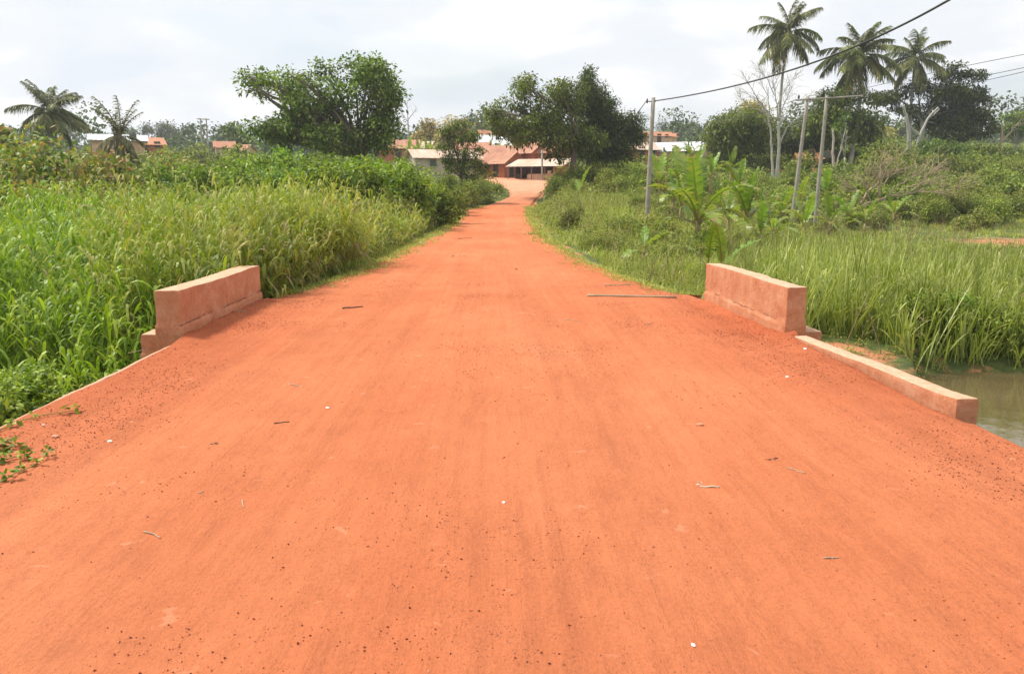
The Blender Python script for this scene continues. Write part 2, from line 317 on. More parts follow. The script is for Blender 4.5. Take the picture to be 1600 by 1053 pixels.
def ground_z(x, y, clean=False):
    x = np.asarray(x, float); y = np.asarray(y, float)
    zl = np.interp(y, [-12, 5, 12, 16, 25, 40, 60, 80, 100, 120, 150, 250, 450, 700], [-1.4, -1.35, -1.35, -1.1, -0.5, 0.1, 0.8, 2, 3.3, 4.6, 6.5, 10.5, 19, 22])
    zn = np.interp(y, [-12, 5, 14, 20, 30, 40, 50, 60, 80, 100, 120, 150, 250, 450, 700], [-1.4, -1.4, -1.15, -0.9, -0.5, 0.1, 0.7, 1.2, 2.4, 4.0, 5.6, 8.5, 14.5, 27, 31])
    zf = np.interp(y, [-12, 5, 14, 30, 45, 55, 70, 100, 150, 250, 450, 700], [-1.5, -1.45, -1.35, -1.15, -0.75, -0.1, 1.3, 4.9, 9, 14.5, 24, 28])
    kr = sstep(0.13, 0.38, x / np.maximum(y, 8)) * sstep(6, 12, x)
    side = sstep(-1, 1, (x - (eL(y) + eR(y)) / 2) / 3.0)
    z = zl * (1 - side) + (zn * (1 - kr) + zf * kr) * side
    z = z + fbm(x, y, 9, 3) * np.clip(np.abs(x) - 4, 0, 6) / 6 * 0.5 + fbm(x, y, 60, 5) * np.clip(y - 90, 0, 200) / 200 * 14
    # stream crossing under the bridge
    yc = 10.0 + 0.02 * x; hw = np.where(x > 0, 0.9 + 2.7 * sstep(6.4, 7.8, x), 1.6); d = np.abs(y - yc + fbm(x, y, 3, 11) * 1.0) - hw
    ch = -2.3 + np.clip(d + 0.6, 0, 90) * 0.85
    z = np.where((np.abs(x) > 3.3) & (ch < z), np.maximum(ch, -2.3), z)
    # embankment
    do = np.maximum(eL(y) - x, x - eR(y)) + fbm(x, y, 1.7, 21) * 0.5 * sstep(12.5, 15, y)
    near = 1 - sstep(12.2, 13.6, y); wid = 0.12 * near + (1.9 + 1.1 * sstep(14, 40, y)) * (1 - near)
    w = sstep(0, 1, do / wid); rz = zr(y) - 0.12
    z = np.where(do < wid, rz * (1 - w) + z * w, z)
    return z
def grid_axis(parts): return np.unique(np.concatenate([np.linspace(a, b, n) for a, b, n in parts]).round(4))
def heightfield(name, xs, ys, fz, mat, attr):
    X, Y = np.meshgrid(xs, ys); Z = fz(X, Y); a = attr(X, Y)
    nx, ny = len(xs), len(ys); i = (np.arange(ny - 1)[:, None] * nx + np.arange(nx - 1)[None]).ravel()
    b = MB(); b.add(np.stack((X, Y, Z), -1).reshape(-1, 3), np.stack((i, i + 1, i + 1 + nx, i + nx), -1), a.ravel())
    return b.build(name, mat, None, True)
def dirt(X, Y):
    do = np.maximum(eL(Y) - X, X - eR(Y))
    k = 1 - sstep(-0.1, 0.55 + 0.5 * (Y < 13), do + 0.9 * fbm(X, Y, 1.3, 71))
    yard = np.exp(-(((X - 1.5) / 9) ** 2 + ((Y - 108) / 9) ** 2) ** 2)
    field = np.exp(-(((X - 29) / 8) ** 2 + ((Y - 40) / 4.5) ** 2) ** 2) * 0.58
    mud = np.exp(-(((X - 6.2) / 1.6) ** 2 + ((Y - 14.0) / 1.3) ** 2) ** 2) * 0.53
    chan = np.where((np.abs(Y - 10) < 4.6) & (Y < 14.6), 0.40, 0)
    bank = np.exp(-(((X + 3) / 2.5) ** 2 + ((Y - 72) / 5) ** 2) ** 2) * 0.5
    cut = np.exp(-(((X - 36) / 5) ** 2 + ((Y - 92) / 4) ** 2) ** 2) * 0.8
    return np.maximum.reduce([k, yard, field, mud, chan, bank, cut])
xs = grid_axis([(-700, -120, 30), (-120, -30, 46), (-30, -8, 45), (-8, 12, 161), (12, 40, 57), (40, 150, 56), (150, 800, 30)])
ys = grid_axis([(-14, 4, 15), (4, 20, 97), (20, 70, 126), (70, 130, 80), (130, 300, 60), (300, 800, 50)])
g = heightfield('ground', xs, ys, ground_z, GROUND, dirt); g['kind'] = 'structure'
def road_z(x, y):
    c = (eL(y) + eR(y)) / 2; hw = (eR(y) - eL(y)) / 2; u = (x - c) / hw
    z = zr(y) + 0.02 * (1 - u * u) + fbm(x, y, 1.2, 31) * 0.035 + fbm(x, y, 0.3, 33, 3) * 0.012
    for t0 in (-0.42, 0.30): z = z - 0.022 * np.exp(-((u - t0 - 0.05 * np.sin(y * 0.11)) / 0.11) ** 2)
    z = z - 0.06 * sstep(0.9, 1.0, np.abs(u)) * sstep(12.8, 14, y)
    z = z - 0.01 * sstep(0.82, 1.0, np.abs(u)) * (1 - sstep(12.8, 14, y)) * (u > 0)
    wl = sstep(8.4, 9.2, y) * (1 - sstep(11.9, 12.5, y)); z = z + wl * 0.07 * sstep(3.0, 3.52, np.abs(x)) * (1 + 1.5 * fbm(x, y, .5, 66))
    z = z - 0.14 * sstep(3.37, 3.44, x - 0.026 * (8.9 - y)) * (1 - sstep(8.75, 8.9, y)) * sstep(5.5, 5.8, y) + 0.05 * sstep(6.5, 8.4, y) * (1 - sstep(8.8, 9.4, y)) * sstep(3.1, 3.5, x) 
    ed = np.abs(u) * hw - hw + fbm(x, y, 1.1, 41) * 0.55 * sstep(12.8, 14, y)
    return z - 0.35 * sstep(-0.12, 0.25, ed) * sstep(12.9, 13.6, y)
ysr = grid_axis([(-6, 1.5, 40), (1.5, 10, 250), (10, 25, 190), (25, 60, 160), (60, 112, 100)])
us = np.linspace(-1, 1, 170)
def build_road():
    b = MB(); ex = 0.28
    l = eL(ysr) - ex * (ysr > 13); r = eR(ysr) + ex * (ysr > 13)
    U, Y = np.meshgrid(us, ysr); X = (l + r)[:, None] / 2 + U * (r - l)[:, None] / 2; Z = road_z(X, Y)
    nx, ny = len(us), len(ysr); i = (np.arange(ny - 1)[:, None] * nx + np.arange(nx - 1)[None]).ravel()
    e = sstep(0.55, 0.98, np.abs(U)) * (0.65 + 0.35 * (Y < 20))
    b.add(np.stack((X, Y, Z), -1).reshape(-1, 3), np.stack((i, i + 1, i + 1 + nx, i + nx), -1), e.ravel())
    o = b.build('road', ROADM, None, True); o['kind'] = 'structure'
build_road()
# water
M = Mat('stream_water'); M.col(M.ramp(M.noise(0.6, 4), [(0.3, (0.105, 0.08, 0.035)), (0.7, (0.15, 0.115, 0.055))])); M.p.inputs['Roughness'].default_value = 0.06
M.p.inputs['Specular IOR Level'].default_value = 0.6; M.bump(M.noise(3, 4, 0.5), 0.02, 0.35)
b = MB(); b.add([(-40, 4, -1.62), (50, 4, -1.62), (50, 15.5, -1.62), (-40, 15.5, -1.62)], [(0, 1, 2, 3)]); w = b.build('water', M.m); w['kind'] = 'structure'

# ------------------------------------------------------------------ bridge parts
def rough_block(cx, cy, z0, z1, dx, dy, nx, ny, nz, amp, seed, slope=None, joint=None, round_=0.014):
    """concrete block with cast irregularities, all six faces on a fine grid"""
    b = MB()
    def face(o, e1, e2, n1, n2, rn):
        U, V = np.meshgrid(np.linspace(0, 1, n1 + 1), np.linspace(0, 1, n2 + 1)); P = np.array(o) + U[..., None] * np.array(e1) + V[..., None] * np.array(e2)
        i = (np.arange(n2)[:, None] * (n1 + 1) + np.arange(n1)[None]).ravel()
        return P.reshape(-1, 3), np.stack((i, i + 1, i + n1 + 2, i + n1 + 1), -1), rn
    x0, y0 = cx - dx / 2, cy - dy / 2; h = z1 - z0
    for P, f, rn in (face((x0, y0, z0), (dx, 0, 0), (0, 0, h), nx, nz, 0), face((x0 + dx, y0 + dy, z0), (-dx, 0, 0), (0, 0, h), nx, nz, 0),
                     face((x0, y0 + dy, z0), (0, -dy, 0), (0, 0, h), ny, nz, 0), face((x0 + dx, y0, z0), (0, dy, 0), (0, 0, h), ny, nz, 0),
                     face((x0, y0, z1), (dx, 0, 0), (0, dy, 0), nx, ny, 1), face((x0, y0 + dy, z0), (dx, 0, 0), (0, -dy, 0), nx, ny, 0)):
        c = np.array((cx, cy, (z0 + z1) / 2)); hf = np.array((dx, dy, h)) / 2
        q = (P - c); inner = np.clip(q, -(hf - round_), hf - round_); d = q - inner; L = np.linalg.norm(d, axis=1, keepdims=True)
        dd = np.where(L > round_, d / np.maximum(L, 1e-9) * round_, d); P2 = c + inner + dd
        nrm = unit(np.where(np.abs(np.abs(q) - hf) < 1e-6, np.sign(q), 0.0))
        nn = fbm(P[:, 0] * 3 + P[:, 2] * 5, P[:, 1] * 3 + P[:, 2] * 3.1, 1.0, seed) * amp * 2 + fbm(P[:, 0] * 14 + P[:, 2] * 11, P[:, 1] * 14 - P[:, 2] * 9, 1.0, seed + 5) * amp * 0.9
        P2 = P2 + nrm * nn[:, None]
        if joint is not None:
            zz = P[:, 2] - z0; lip = (sstep(joint + 0.02, joint - 0.02, zz + 0.02 * np.sin(P[:, 1] * 5))) * 0.02 - 0.012 * np.exp(-((zz - joint) / 0.012) ** 2)
            P2 = P2 + np.array((1, 1, 0)) * nrm * lip[:, None]
        if slope is not None: P2[:, 2] += slope(P2)
        if rn == 1: edge = 1.0
        b.add(P2, f, float(rn))
    return b
def parapet(sgn, y0, y1, top, label):
    wd_ = .28 if sgn < 0 else .23; e = empty('bridge_parapet', (-3.66 if sgn < 0 else 3.425, (y0 + y1) / 2, 0), R(1.6) if sgn > 0 else 0); tag(e, label, 'parapet', 'concrete parapet walls on the bridge')
    wv = lambda P: (0.007 * np.sin(P[:, 1] * 2.1 + sgn) + 0.02 * fbm(P[:, 1], P[:, 0], .35, 3)) * (P[:, 2] > 0.1)
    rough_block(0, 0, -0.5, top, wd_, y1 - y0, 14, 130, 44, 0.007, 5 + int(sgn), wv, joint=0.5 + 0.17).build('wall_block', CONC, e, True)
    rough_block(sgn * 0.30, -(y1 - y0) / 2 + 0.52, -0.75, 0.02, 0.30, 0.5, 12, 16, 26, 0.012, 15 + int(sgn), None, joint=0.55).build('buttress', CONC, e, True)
    rough_block(0, 0.1, -1.9, -0.5, 0.24, y1 - y0 + 0.6, 8, 60, 20, 0.01, 25).build('abutment', CONC, e, True)
    return e
parapet(-1, 8.95, 12.1, 0.56, 'pinkish concrete parapet wall left of the road, near face scraped grey, hard against tall grass')
parapet(1, 8.95, 12.15, 0.585, 'pinkish concrete parapet wall right of the road, sunlit roadward face, beside the stream bank')
def kerb(sgn, label, y0, y1, zf, zn, wdt):
    e = empty('edge_kerb', (sgn * ((3.5 if sgn < 0 else 3.455) + wdt / 2), (y0 + y1) / 2, 0)); tag(e, label, 'kerb'); e.rotation_euler = (0, 0, R(1.5) if sgn > 0 else 0)
    L = y1 - y0
    sl = lambda P: np.where(P[:, 2] > -0.35, (zn + (zf - zn) * np.clip((P[:, 1] + L / 2) / L, 0, 1)) + 0.025 * fbm(P[:, 1], P[:, 0], .4, 8), 0)
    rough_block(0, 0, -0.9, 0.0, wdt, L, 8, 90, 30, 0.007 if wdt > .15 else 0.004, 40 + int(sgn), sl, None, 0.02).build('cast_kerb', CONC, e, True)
    rough_block(0, 0, -2.3, -0.9, wdt - 0.04, L - 0.05, 4, 30, 8, 0.01, 44).build('wing_wall', CONC, e, True)
kerb(1, 'low concrete kerb sloping from the right parapet towards the pond', 5.75, 8.9, 0.035, 0.11, 0.18)
kerb(-1, 'thin concrete kerb flush with the dirt below the left parapet', 4.3, 8.85, 0.0, -0.005, 0.055)

# ------------------------------------------------------------------ grasses (stuff)
def area_pts(n, x0, x1, y0, y1, cond):
    out_ = np.zeros((0, 2))
    while len(out_) < n:
        p = np.stack((rng.uniform(x0, x1, n), rng.uniform(y0, y1, n)), 1); p = p[cond(p[:, 0], p[:, 1])]
        out_ = np.vstack((out_, p))
        if len(p) == 0: break
    return out_[:n]
def cane_grass(b, P2, H, nl, LL, LW, bend=0.75, spread=0.6, stem_r=0.006, tmin=0.25, dryb=None, k=5):
    """stems with arching strap leaves; P2 (n,2), H (n,)"""
    n = len(P2); z = ground_z(P2[:, 0], P2[:, 1]); P = np.column_stack((P2, z))
    lean = rng.normal(0, 0.2, (n, 2)) + 1.3 * np.column_stack((fbm(P2[:, 0], P2[:, 1], 1.1, 101, 2), fbm(P2[:, 0], P2[:, 1], 1.1, 111, 2))); D = unit(np.column_stack((lean, np.ones(n)))); base = rng.random(n)
    th = rng.uniform(0, np.pi, n); Wd = np.column_stack((np.cos(th), np.sin(th), np.zeros(n)))
    sb = np.zeros(n) + 0.06
    b.strips(P, D, Wd, H * 0.92, stem_r * 2, sb, 3, np.array((1, .9, .7, .4)), 0.15 + 0.5 * base)
    for i in range(nl):
        t = tmin + (0.97 - tmin) * (i + rng.random(n) * 0.8) / nl
        C = P + D * (H * 0.92 * t)[:, None]; C[:, 2] -= sb * H * 0.92 * t * t
        a = rng.uniform(0, 2 * np.pi, n); up = rng.uniform(0.5, 1.7, n) + 0.9 * t
        d = unit(np.column_stack((np.cos(a), np.sin(a), up * (1.0 / spread) * 0.7)))
        wd = unit(np.column_stack((-np.sin(a) , np.cos(a), rng.normal(0, 0.3, n))))
        L = LL * rng.uniform(0.6, 1.15, n) * (0.75 + 0.35 * t)
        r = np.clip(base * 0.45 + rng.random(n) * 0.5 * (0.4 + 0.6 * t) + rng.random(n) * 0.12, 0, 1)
        if dryb is not None: r = np.where((t < 0.45) & (rng.random(n) < dryb), rng.uniform(0.85, 1, n), r)
        b.strips(C, d, wd, L, LW * rng.uniform(0.7, 1.2, n), bend * rng.uniform(0.5, 1.4, n), k, np.array([.45, .9, 1, .85, .5, .05])[:k + 1] if k == 5 else np.array([.5, 1, .7, .05]), r)
wallzone = lambda x, y: (x > -4.3) & (y > 8.6) & (y < 12.5)
def inview(x, y, m=0.78): return (x / y > -m) & (x / y < m)
# lush broad-bladed grass, left
b = MB()
bound = lambda x, y: x / y + fbm(x, y, 3, 77) * 0.45
P2 = area_pts(1500, -10, -3.62, 4.2, 12, lambda x, y: (x / y > -1.1) & ((y < 8.2) | (x < -4.35)) & ~((x > -5.6) & (y > 6.2) & (y < 10) & (rng.random(len(x)) < 0.95)))
edge = np.clip((-3.6 - P2[:, 0]) / 2.0, 0, 1)
H = np.interp(P2[:, 1], [4, 7, 10, 12], [1.0, 1.35, 1.85, 2.0]) * (0.68 + 0.32 * edge) * rng.uniform(0.72, 1.08, len(P2))
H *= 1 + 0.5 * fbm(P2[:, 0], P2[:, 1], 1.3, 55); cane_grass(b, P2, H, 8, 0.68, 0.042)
P2 = area_pts(4000, -24, -4.2, 12, 27, lambda x, y: (x / y > -0.85) & (bound(x, y) < -0.30))
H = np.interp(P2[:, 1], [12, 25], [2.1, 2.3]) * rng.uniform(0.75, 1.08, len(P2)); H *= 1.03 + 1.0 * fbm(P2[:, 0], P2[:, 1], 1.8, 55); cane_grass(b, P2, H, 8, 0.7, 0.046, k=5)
tag(b.build('lush_grass', LUSH), 'lush bright green broad-bladed grass filling the hollow left of the bridge', 'grass', None, 'stuff')
b = MB()
cond = lambda x, y: (bound(x, y) >= -0.42) & (x < eL(y) - 0.25) & ~wallzone(x, y)
P2 = area_pts(2500, -12, -3.2, 12.2, 19, cond); e = np.clip((eL(P2[:, 1]) - P2[:, 0] - 0.2) / 1.1, 0, 1)
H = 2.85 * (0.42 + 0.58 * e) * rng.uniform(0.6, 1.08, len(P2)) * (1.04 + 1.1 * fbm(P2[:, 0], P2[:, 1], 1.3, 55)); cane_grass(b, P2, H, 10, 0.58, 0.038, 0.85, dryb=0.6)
P2 = area_pts(6200, -22, -2.2, 19, 50, cond); e = np.clip((eL(P2[:, 1]) - P2[:, 0] - 0.2) / 1.5, 0, 1)
H = np.interp(P2[:, 1], [19, 27, 38, 50], [2.7, 2.5, 2.0, 1.5]) * (1.06 + 1.2 * fbm(P2[:, 0], P2[:, 1], 2.2, 55)) * (0.3 + 0.7 * e) * rng.uniform(0.6, 1.08, len(P2)); cane_grass(b, P2, H, 8, 0.62, 0.046, 0.85, dryb=0.4, k=3)
tag(b.build('mixed_grass', MIXG), 'yellow-green mixed tall grass with dry lower leaves along the left verge', 'grass', None, 'stuff')
# seed plumes + dry stalks in the left verge
b = MB(); P2 = area_pts(2600, -20, -2.6, 12.6, 45, lambda x, y: cond(x, y) & (x < eL(y) - 0.7))
n = len(P2); z = ground_z(P2[:, 0], P2[:, 1]); P = np.column_stack((P2, z)); D = unit(np.column_stack((rng.normal(0, .18, (n, 2)), np.ones(n)))); Wd = unit(np.column_stack((rng.normal(size=(n, 2)), np.zeros(n))))
H = rng.uniform(1.2, 2.25, n) * np.interp(P2[:, 1], [13, 45], [1, 0.75]); b.strips(P, D, Wd, H, 0.009, 0.08, 3, np.array((1, .9, .7, .5)), rng.random(n) * 0.9)
for q in range(7):
    a = rng.uniform(0, 6.28, n); tt = rng.uniform(0.82, 1, n); C = P + D * (H * tt)[:, None]; C[:, 2] -= 0.08 * H * tt * tt
    d = unit(np.column_stack((np.cos(a), np.sin(a), rng.uniform(0.4, 1.6, n)))); b.strips(C, d, unit(np.cross(d, rdir(n))), rng.uniform(.08, .2, n), 0.007, 0.5, 1, np.array((1, .6)), rng.uniform(0.3, 1, n))
tag(b.build('dry_seed_stalks', DRY), 'thin dry seed stalks standing among the left verge grass', 'dry grass', None, 'stuff')
# reeds, right
b = MB(); rc = lambda x, y: (x / y > 0.33 + fbm(x, y, 5, 88) * 0.08) & (ground_z(x, y) > -1.58) & ~((np.abs(x - 5.9) < 1.5) & (np.abs(y - 14.3) < 0.9)) & (x / y < 0.85)
def reeds(P2, H, lw, per, kk=5):
    n = len(P2); cl_ = rng.random(n); H = H * rng.uniform(.6, 1.15, n); z = ground_z(P2[:, 0], P2[:, 1])
    for q in range(per):
        a = rng.uniform(0, 6.28, n); P = np.column_stack((P2 + rng.normal(0, .07, (n, 2)), z)); q_ = rng.uniform(.08, .6, n); d = unit(np.column_stack((np.cos(a) * q_, np.sin(a) * q_, np.ones(n))))
        wd = unit(np.column_stack((-np.sin(a), np.cos(a), rng.normal(0, .25, n))))
        b.strips(P, d, wd, H * rng.uniform(.65, 1.2, n), lw * rng.uniform(.7, 1.2, n), rng.uniform(.05, .62, n), kk, np.array([.6, .8, 1, .9, .6, .04]) if kk == 5 else np.array([.7, 1, .8, .04]), np.clip(rng.random(n) * .55 + cl_ * .5, 0, 1))
P2 = area_pts(1900, 5.2, 18, 13.5, 21, rc); reeds(P2, 1.6 * (1 + .7 * fbm(P2[:, 0], P2[:, 1], 1.5, 57)), 0.026, 8)
P2 = area_pts(3600, 6.5, 32, 20, 36, rc); reeds(P2, np.interp(P2[:, 1], [20, 36], [1.5, 1.0]) * np.where((P2[:, 0] / P2[:, 1] > .5) & (P2[:, 1] > 24), .55, 1) * (1 + .8 * fbm(P2[:, 0], P2[:, 1], 2, 57)), 0.032, 6, 3)
P2 = area_pts(520, 5.2, 20, 13.6, 20, rc); cane_grass(b, P2, rng.uniform(1.0, 1.7, len(P2)), 7, .55, .026, .7)
P2 = area_pts(500, 7, 30, 20, 34, rc); cane_grass(b, P2, rng.uniform(.9, 1.5, len(P2)), 6, .55, .032, .7, k=3)
tag(b.build('reeds', REED), 'dense grey-green reeds on the low ground behind the right parapet', 'reeds', None, 'stuff')
# verge, right
b = MB(); vc = lambda x, y: (x > eR(y) + 0.15) & (x / y < 0.40) & (ground_z(x, y) > -1.6) & ~((x < 4.0) & (y < 12.4))
def tuft(P2, H, lw, per, kk=3):
    n = len(P2); z = ground_z(P2[:, 0], P2[:, 1])
    for q in range(per):
        a = rng.uniform(0, 6.28, n); s_ = rng.uniform(.15, 1.0, n); P = np.column_stack((P2 + rng.normal(0, .07, (n, 2)), z - 0.02)); d = unit(np.column_stack((np.cos(a) * s_, np.sin(a) * s_, np.ones(n))))
        b.strips(P, d, unit(np.column_stack((-np.sin(a), np.cos(a), rng.normal(0, .4, n)))), H * rng.uniform(.45, 1.25, n), lw, rng.uniform(.1, .6, n), kk, np.array([.8, 1, .7, .05]) if kk == 3 else np.array([.9, 1, .05]), np.clip(rng.random(n), 0, 1))
P2 = area_pts(5200, 3, 10, 12.4, 24, vc); e = np.clip((P2[:, 0] - eR(P2[:, 1])) / 2.2, 0, 1); tuft(P2, (0.16 + 0.66 * e) * (0.7 + 0.9 * (fbm(P2[:, 0], P2[:, 1], 1.6, 9) + .3)), 0.012, 7)
P2 = area_pts(9000, 2, 18, 24, 64, vc); e = np.clip((P2[:, 0] - eR(P2[:, 1])) / 2.5, 0, 1); tuft(P2, (0.2 + 0.8 * e) * (0.7 + 1.0 * (fbm(P2[:, 0], P2[:, 1], 2.0, 9) + .3)), 0.02, 6, 2)
mc = lambda x, y: (x / y > 0.33) & (x / y < 0.85) & (dirt(x, y) < 0.4)
P2 = area_pts(6500, 10, 50, 30, 62, mc); tuft(P2, 0.42 * (0.6 + 1.3 * (fbm(P2[:, 0], P2[:, 1], 4.0, 19) + .3)), 0.028, 5, 2)
P2 = area_pts(500, -7, 3, 62, 84, lambda x, y: (x < eL(y) - 0.3)); tuft(P2, np.full(len(P2), 0.3), 0.04, 6, 2)
P2 = area_pts(1500, -6, -2.3, 13, 60, lambda x, y: (x < eL(y) - 0.02) & (x > eL(y) - 0.8)); tuft(P2, np.full(len(P2), 0.2), 0.012, 6, 2)
def fringe(n, y0, y1, sgn, h, lw, kk):
    y = rng.uniform(y0, y1, n); off = np.abs(rng.normal(0, .28, n)) + .7 * np.clip(fbm(y, y * 0 + sgn, 2.2, 91) + .05, 0, 1); e_ = eR(y) if sgn > 0 else eL(y); P2 = np.column_stack((e_ - sgn * (off - .12), y))
    z = np.maximum(ground_z(P2[:, 0], P2[:, 1]), road_z(P2[:, 0], P2[:, 1]))
    for q in range(7):
        a = rng.uniform(0, 6.28, n); s_ = rng.uniform(.3, 1.8, n); d = unit(np.column_stack((np.cos(a) * s_, np.sin(a) * s_, np.ones(n))))
        b.strips(np.column_stack((P2 + rng.normal(0, .05, (n, 2)), z - .01)), d, unit(np.column_stack((-np.sin(a), np.cos(a), rng.normal(0, .4, n)))), h * rng.uniform(.4, 1.3, n), lw, rng.uniform(.1, .6, n), kk, np.array([.9, 1, .05]))
fringe(900, 13, 26, 1, .11, .012, 2); fringe(1400, 26, 62, 1, .2, .022, 2); fringe(800, 13, 26, -1, .13, .012, 2); fringe(1200, 26, 62, -1, .22, .022, 2)
tag(b.build('verge_grass', VERG), 'short feathery yellow-green grass on the right verge and meadow', 'grass', None, 'stuff')
b = MB(); P2 = area_pts(2200, 3, 30, 13, 60, lambda x, y: (x > eR(y) + .8) & (x / y < .8) & (ground_z(x, y) > -1.5) & (dirt(x, y) < .5)); n = len(P2)
P = np.column_stack((P2, ground_z(P2[:, 0], P2[:, 1]))); D = unit(np.column_stack((rng.normal(0, .22, (n, 2)), np.ones(n)))); H = rng.uniform(.5, 1.5, n); Wd = unit(np.column_stack((rng.normal(size=(n, 2)), np.zeros(n))))
b.strips(P, D, Wd, H, .014, .1, 3, np.array((1, .9, .7, .5)), rng.random(n))
for q in range(4):
    a = rng.uniform(0, 6.28, n); tt = rng.uniform(.4, 1, n); C = P + D * (H * tt)[:, None]; d = unit(np.column_stack((np.cos(a), np.sin(a), rng.uniform(-.4, 1.2, n)))); b.strips(C, d, unit(np.cross(d, rdir(n))), rng.uniform(.08, .25, n), .014, .5, 1, np.array((1, .5)), rng.uniform(.2, 1, n))
tag(b.build('dry_weed_stalks', DRY), 'dry brown weed stalks scattered through the right verge and reeds', 'dry weeds', None, 'stuff')
# low leafy weeds on verges and hollow (small leaves)
def leafy(b, C, rad, n, lsize, flat=0.5, wr=0.45, droop=0.3, out=0.6, kk=2):
    droop = droop * 1.0
    """leaf clump: n leaves round each centre C with radius rad (arrays)"""
    m = len(C); tot = m * n; d0 = rdir(tot); rr = np.repeat(rad, n) * rng.random(tot) ** 0.4
    P = np.repeat(C, n, axis=0) + d0 * rr[:, None] * np.array((1, 1, flat)); d = unit(d0 * out + rdir(tot) * 0.6 + np.array((0, 0, 0.15)))
    wd = unit(np.cross(d, rdir(tot) * 0.5 + np.array((0, 0, 1.0)))); L = lsize * rng.uniform(.6, 1.3, tot)
    r = np.clip(np.repeat(rng.normal(0.0, .16, m), n) + rng.random(tot) * .9, 0, 1)
    b.strips(P, d, wd, L, L * wr, droop * rng.uniform(.3, 1.6, tot), kk, np.array([.15, 1, .1]) if kk == 2 else np.array([.1, .85, 1, .08]), r)
b = MB()
P2 = area_pts(420, -6, -3.65, 4.5, 12.5, lambda x, y: ((y < 8.5) | (x < -4.4))); z = ground_z(P2[:, 0], P2[:, 1]); leafy(b, np.column_stack((P2, z + rng.uniform(.1, .8, len(P2)))), np.full(len(P2), .3), 46, 0.065, 0.9)
P2 = area_pts(260, 4.5, 13, 13.0, 15.6, lambda x, y: ground_z(x, y) > -1.6); z = ground_z(P2[:, 0], P2[:, 1]); leafy(b, np.column_stack((P2, z + rng.uniform(0, .12, len(P2)))), np.full(len(P2), .16), 22, 0.05, 0.5)
P2 = area_pts(500, 3.2, 9, 12.6, 26, vc); z = ground_z(P2[:, 0], P2[:, 1]); leafy(b, np.column_stack((P2, z + rng.uniform(0, .3, len(P2)))), np.full(len(P2), .3), 26, 0.07, 0.7)
P2 = area_pts(700, 2.4, 16, 26, 62, vc); z = ground_z(P2[:, 0], P2[:, 1]); leafy(b, np.column_stack((P2, z + rng.uniform(.1, .6, len(P2)))), np.full(len(P2), .5), 26, 0.12, 0.7)
P2 = area_pts(650, -14, -3.0, 12.8, 40, lambda x, y: cond(x, y)); z = ground_z(P2[:, 0], P2[:, 1]); leafy(b, np.column_stack((P2, z + rng.uniform(.1, 1.3, len(P2)))), np.full(len(P2), .35), 30, 0.085, 0.9)
P2 = area_pts(500, -3.9, 3, 13, 60, lambda x, y: (x < eL(y) + 0.0) & (x > eL(y) - 0.7)); z = ground_z(P2[:, 0], P2[:, 1]); leafy(b, np.column_stack((P2, z + .05)), np.full(len(P2), .22), 24, 0.05, 0.4)
tag(b.build('leafy_weeds', COVER), 'small-leaved weeds tangled through the verges and under the tall grass', 'weeds', None, 'stuff')
# hillside ground cover
b = MB(); gc = lambda x, y: (x / y > -0.8) & (x / y < 0.85) & (dirt(x, y) < 0.3) & ((x < eL(y) - 1) | (x > eR(y) + 1))
P2 = area_pts(2600, -45, 65, 52, 90, gc); z = ground_z(P2[:, 0], P2[:, 1]); leafy(b, np.column_stack((P2, z + rng.uniform(0, .5, len(P2)))), np.full(len(P2), .9), 24, 0.3, 0.6)
P2 = area_pts(2600, -95, 110, 90, 190, gc); z = ground_z(P2[:, 0], P2[:, 1]); leafy(b, np.column_stack((P2, z + rng.uniform(0, .9, len(P2)))), np.full(len(P2), 1.8), 22, 0.6, 0.5)
tag(b.build('ground_cover', COVER), 'leafy green ground cover spread over the slopes behind the verge', 'ground cover', None, 'stuff')

# ------------------------------------------------------------------ trees and shrubs
def crown(b, lobes, lsize, dens, wr=0.5, droop=0.5, per=14, crad=0.55, kk=2, fill=0.3, flat=0.65):
    for (c, r) in lobes:
        c = np.array(c); r = np.array(r); area = (r[0] * r[1] * r[2]) ** (2 / 3); m = max(6, int(dens * area))
        d = rdir(m); k = np.where(rng.random(m) < fill, rng.uniform(.25, .8, m), rng.uniform(.82, 1.06, m))
        lump = 1 + 0.22 * np.sin(d[:, 0] * 7 + c[0]) * np.sin(d[:, 2] * 6 + c[2]) 
        C = c + d * r * (k * lump)[:, None]; leafy(b, C, np.full(m, crad) * rng.uniform(.6, 1.3, m), per, lsize, flat, wr, droop, 0.7, kk)
def limb(b, p0, p1, r0, r1, wob=0.08, n=6, sides=7):
    p0 = np.array(p0); p1 = np.array(p1); L = np.linalg.norm(p1 - p0); t = np.linspace(0, 1, n)[:, None]
    q = rng.normal(0, wob * L, 3) * np.array((1, 1, .4)); pts = p0 + (p1 - p0) * t + np.sin(t * math.pi) * q + np.array((0, 0, 1)) * np.sin(t * math.pi) * L * 0.05
    b.tube(pts, np.linspace(r0, r1, n), sides); return pts
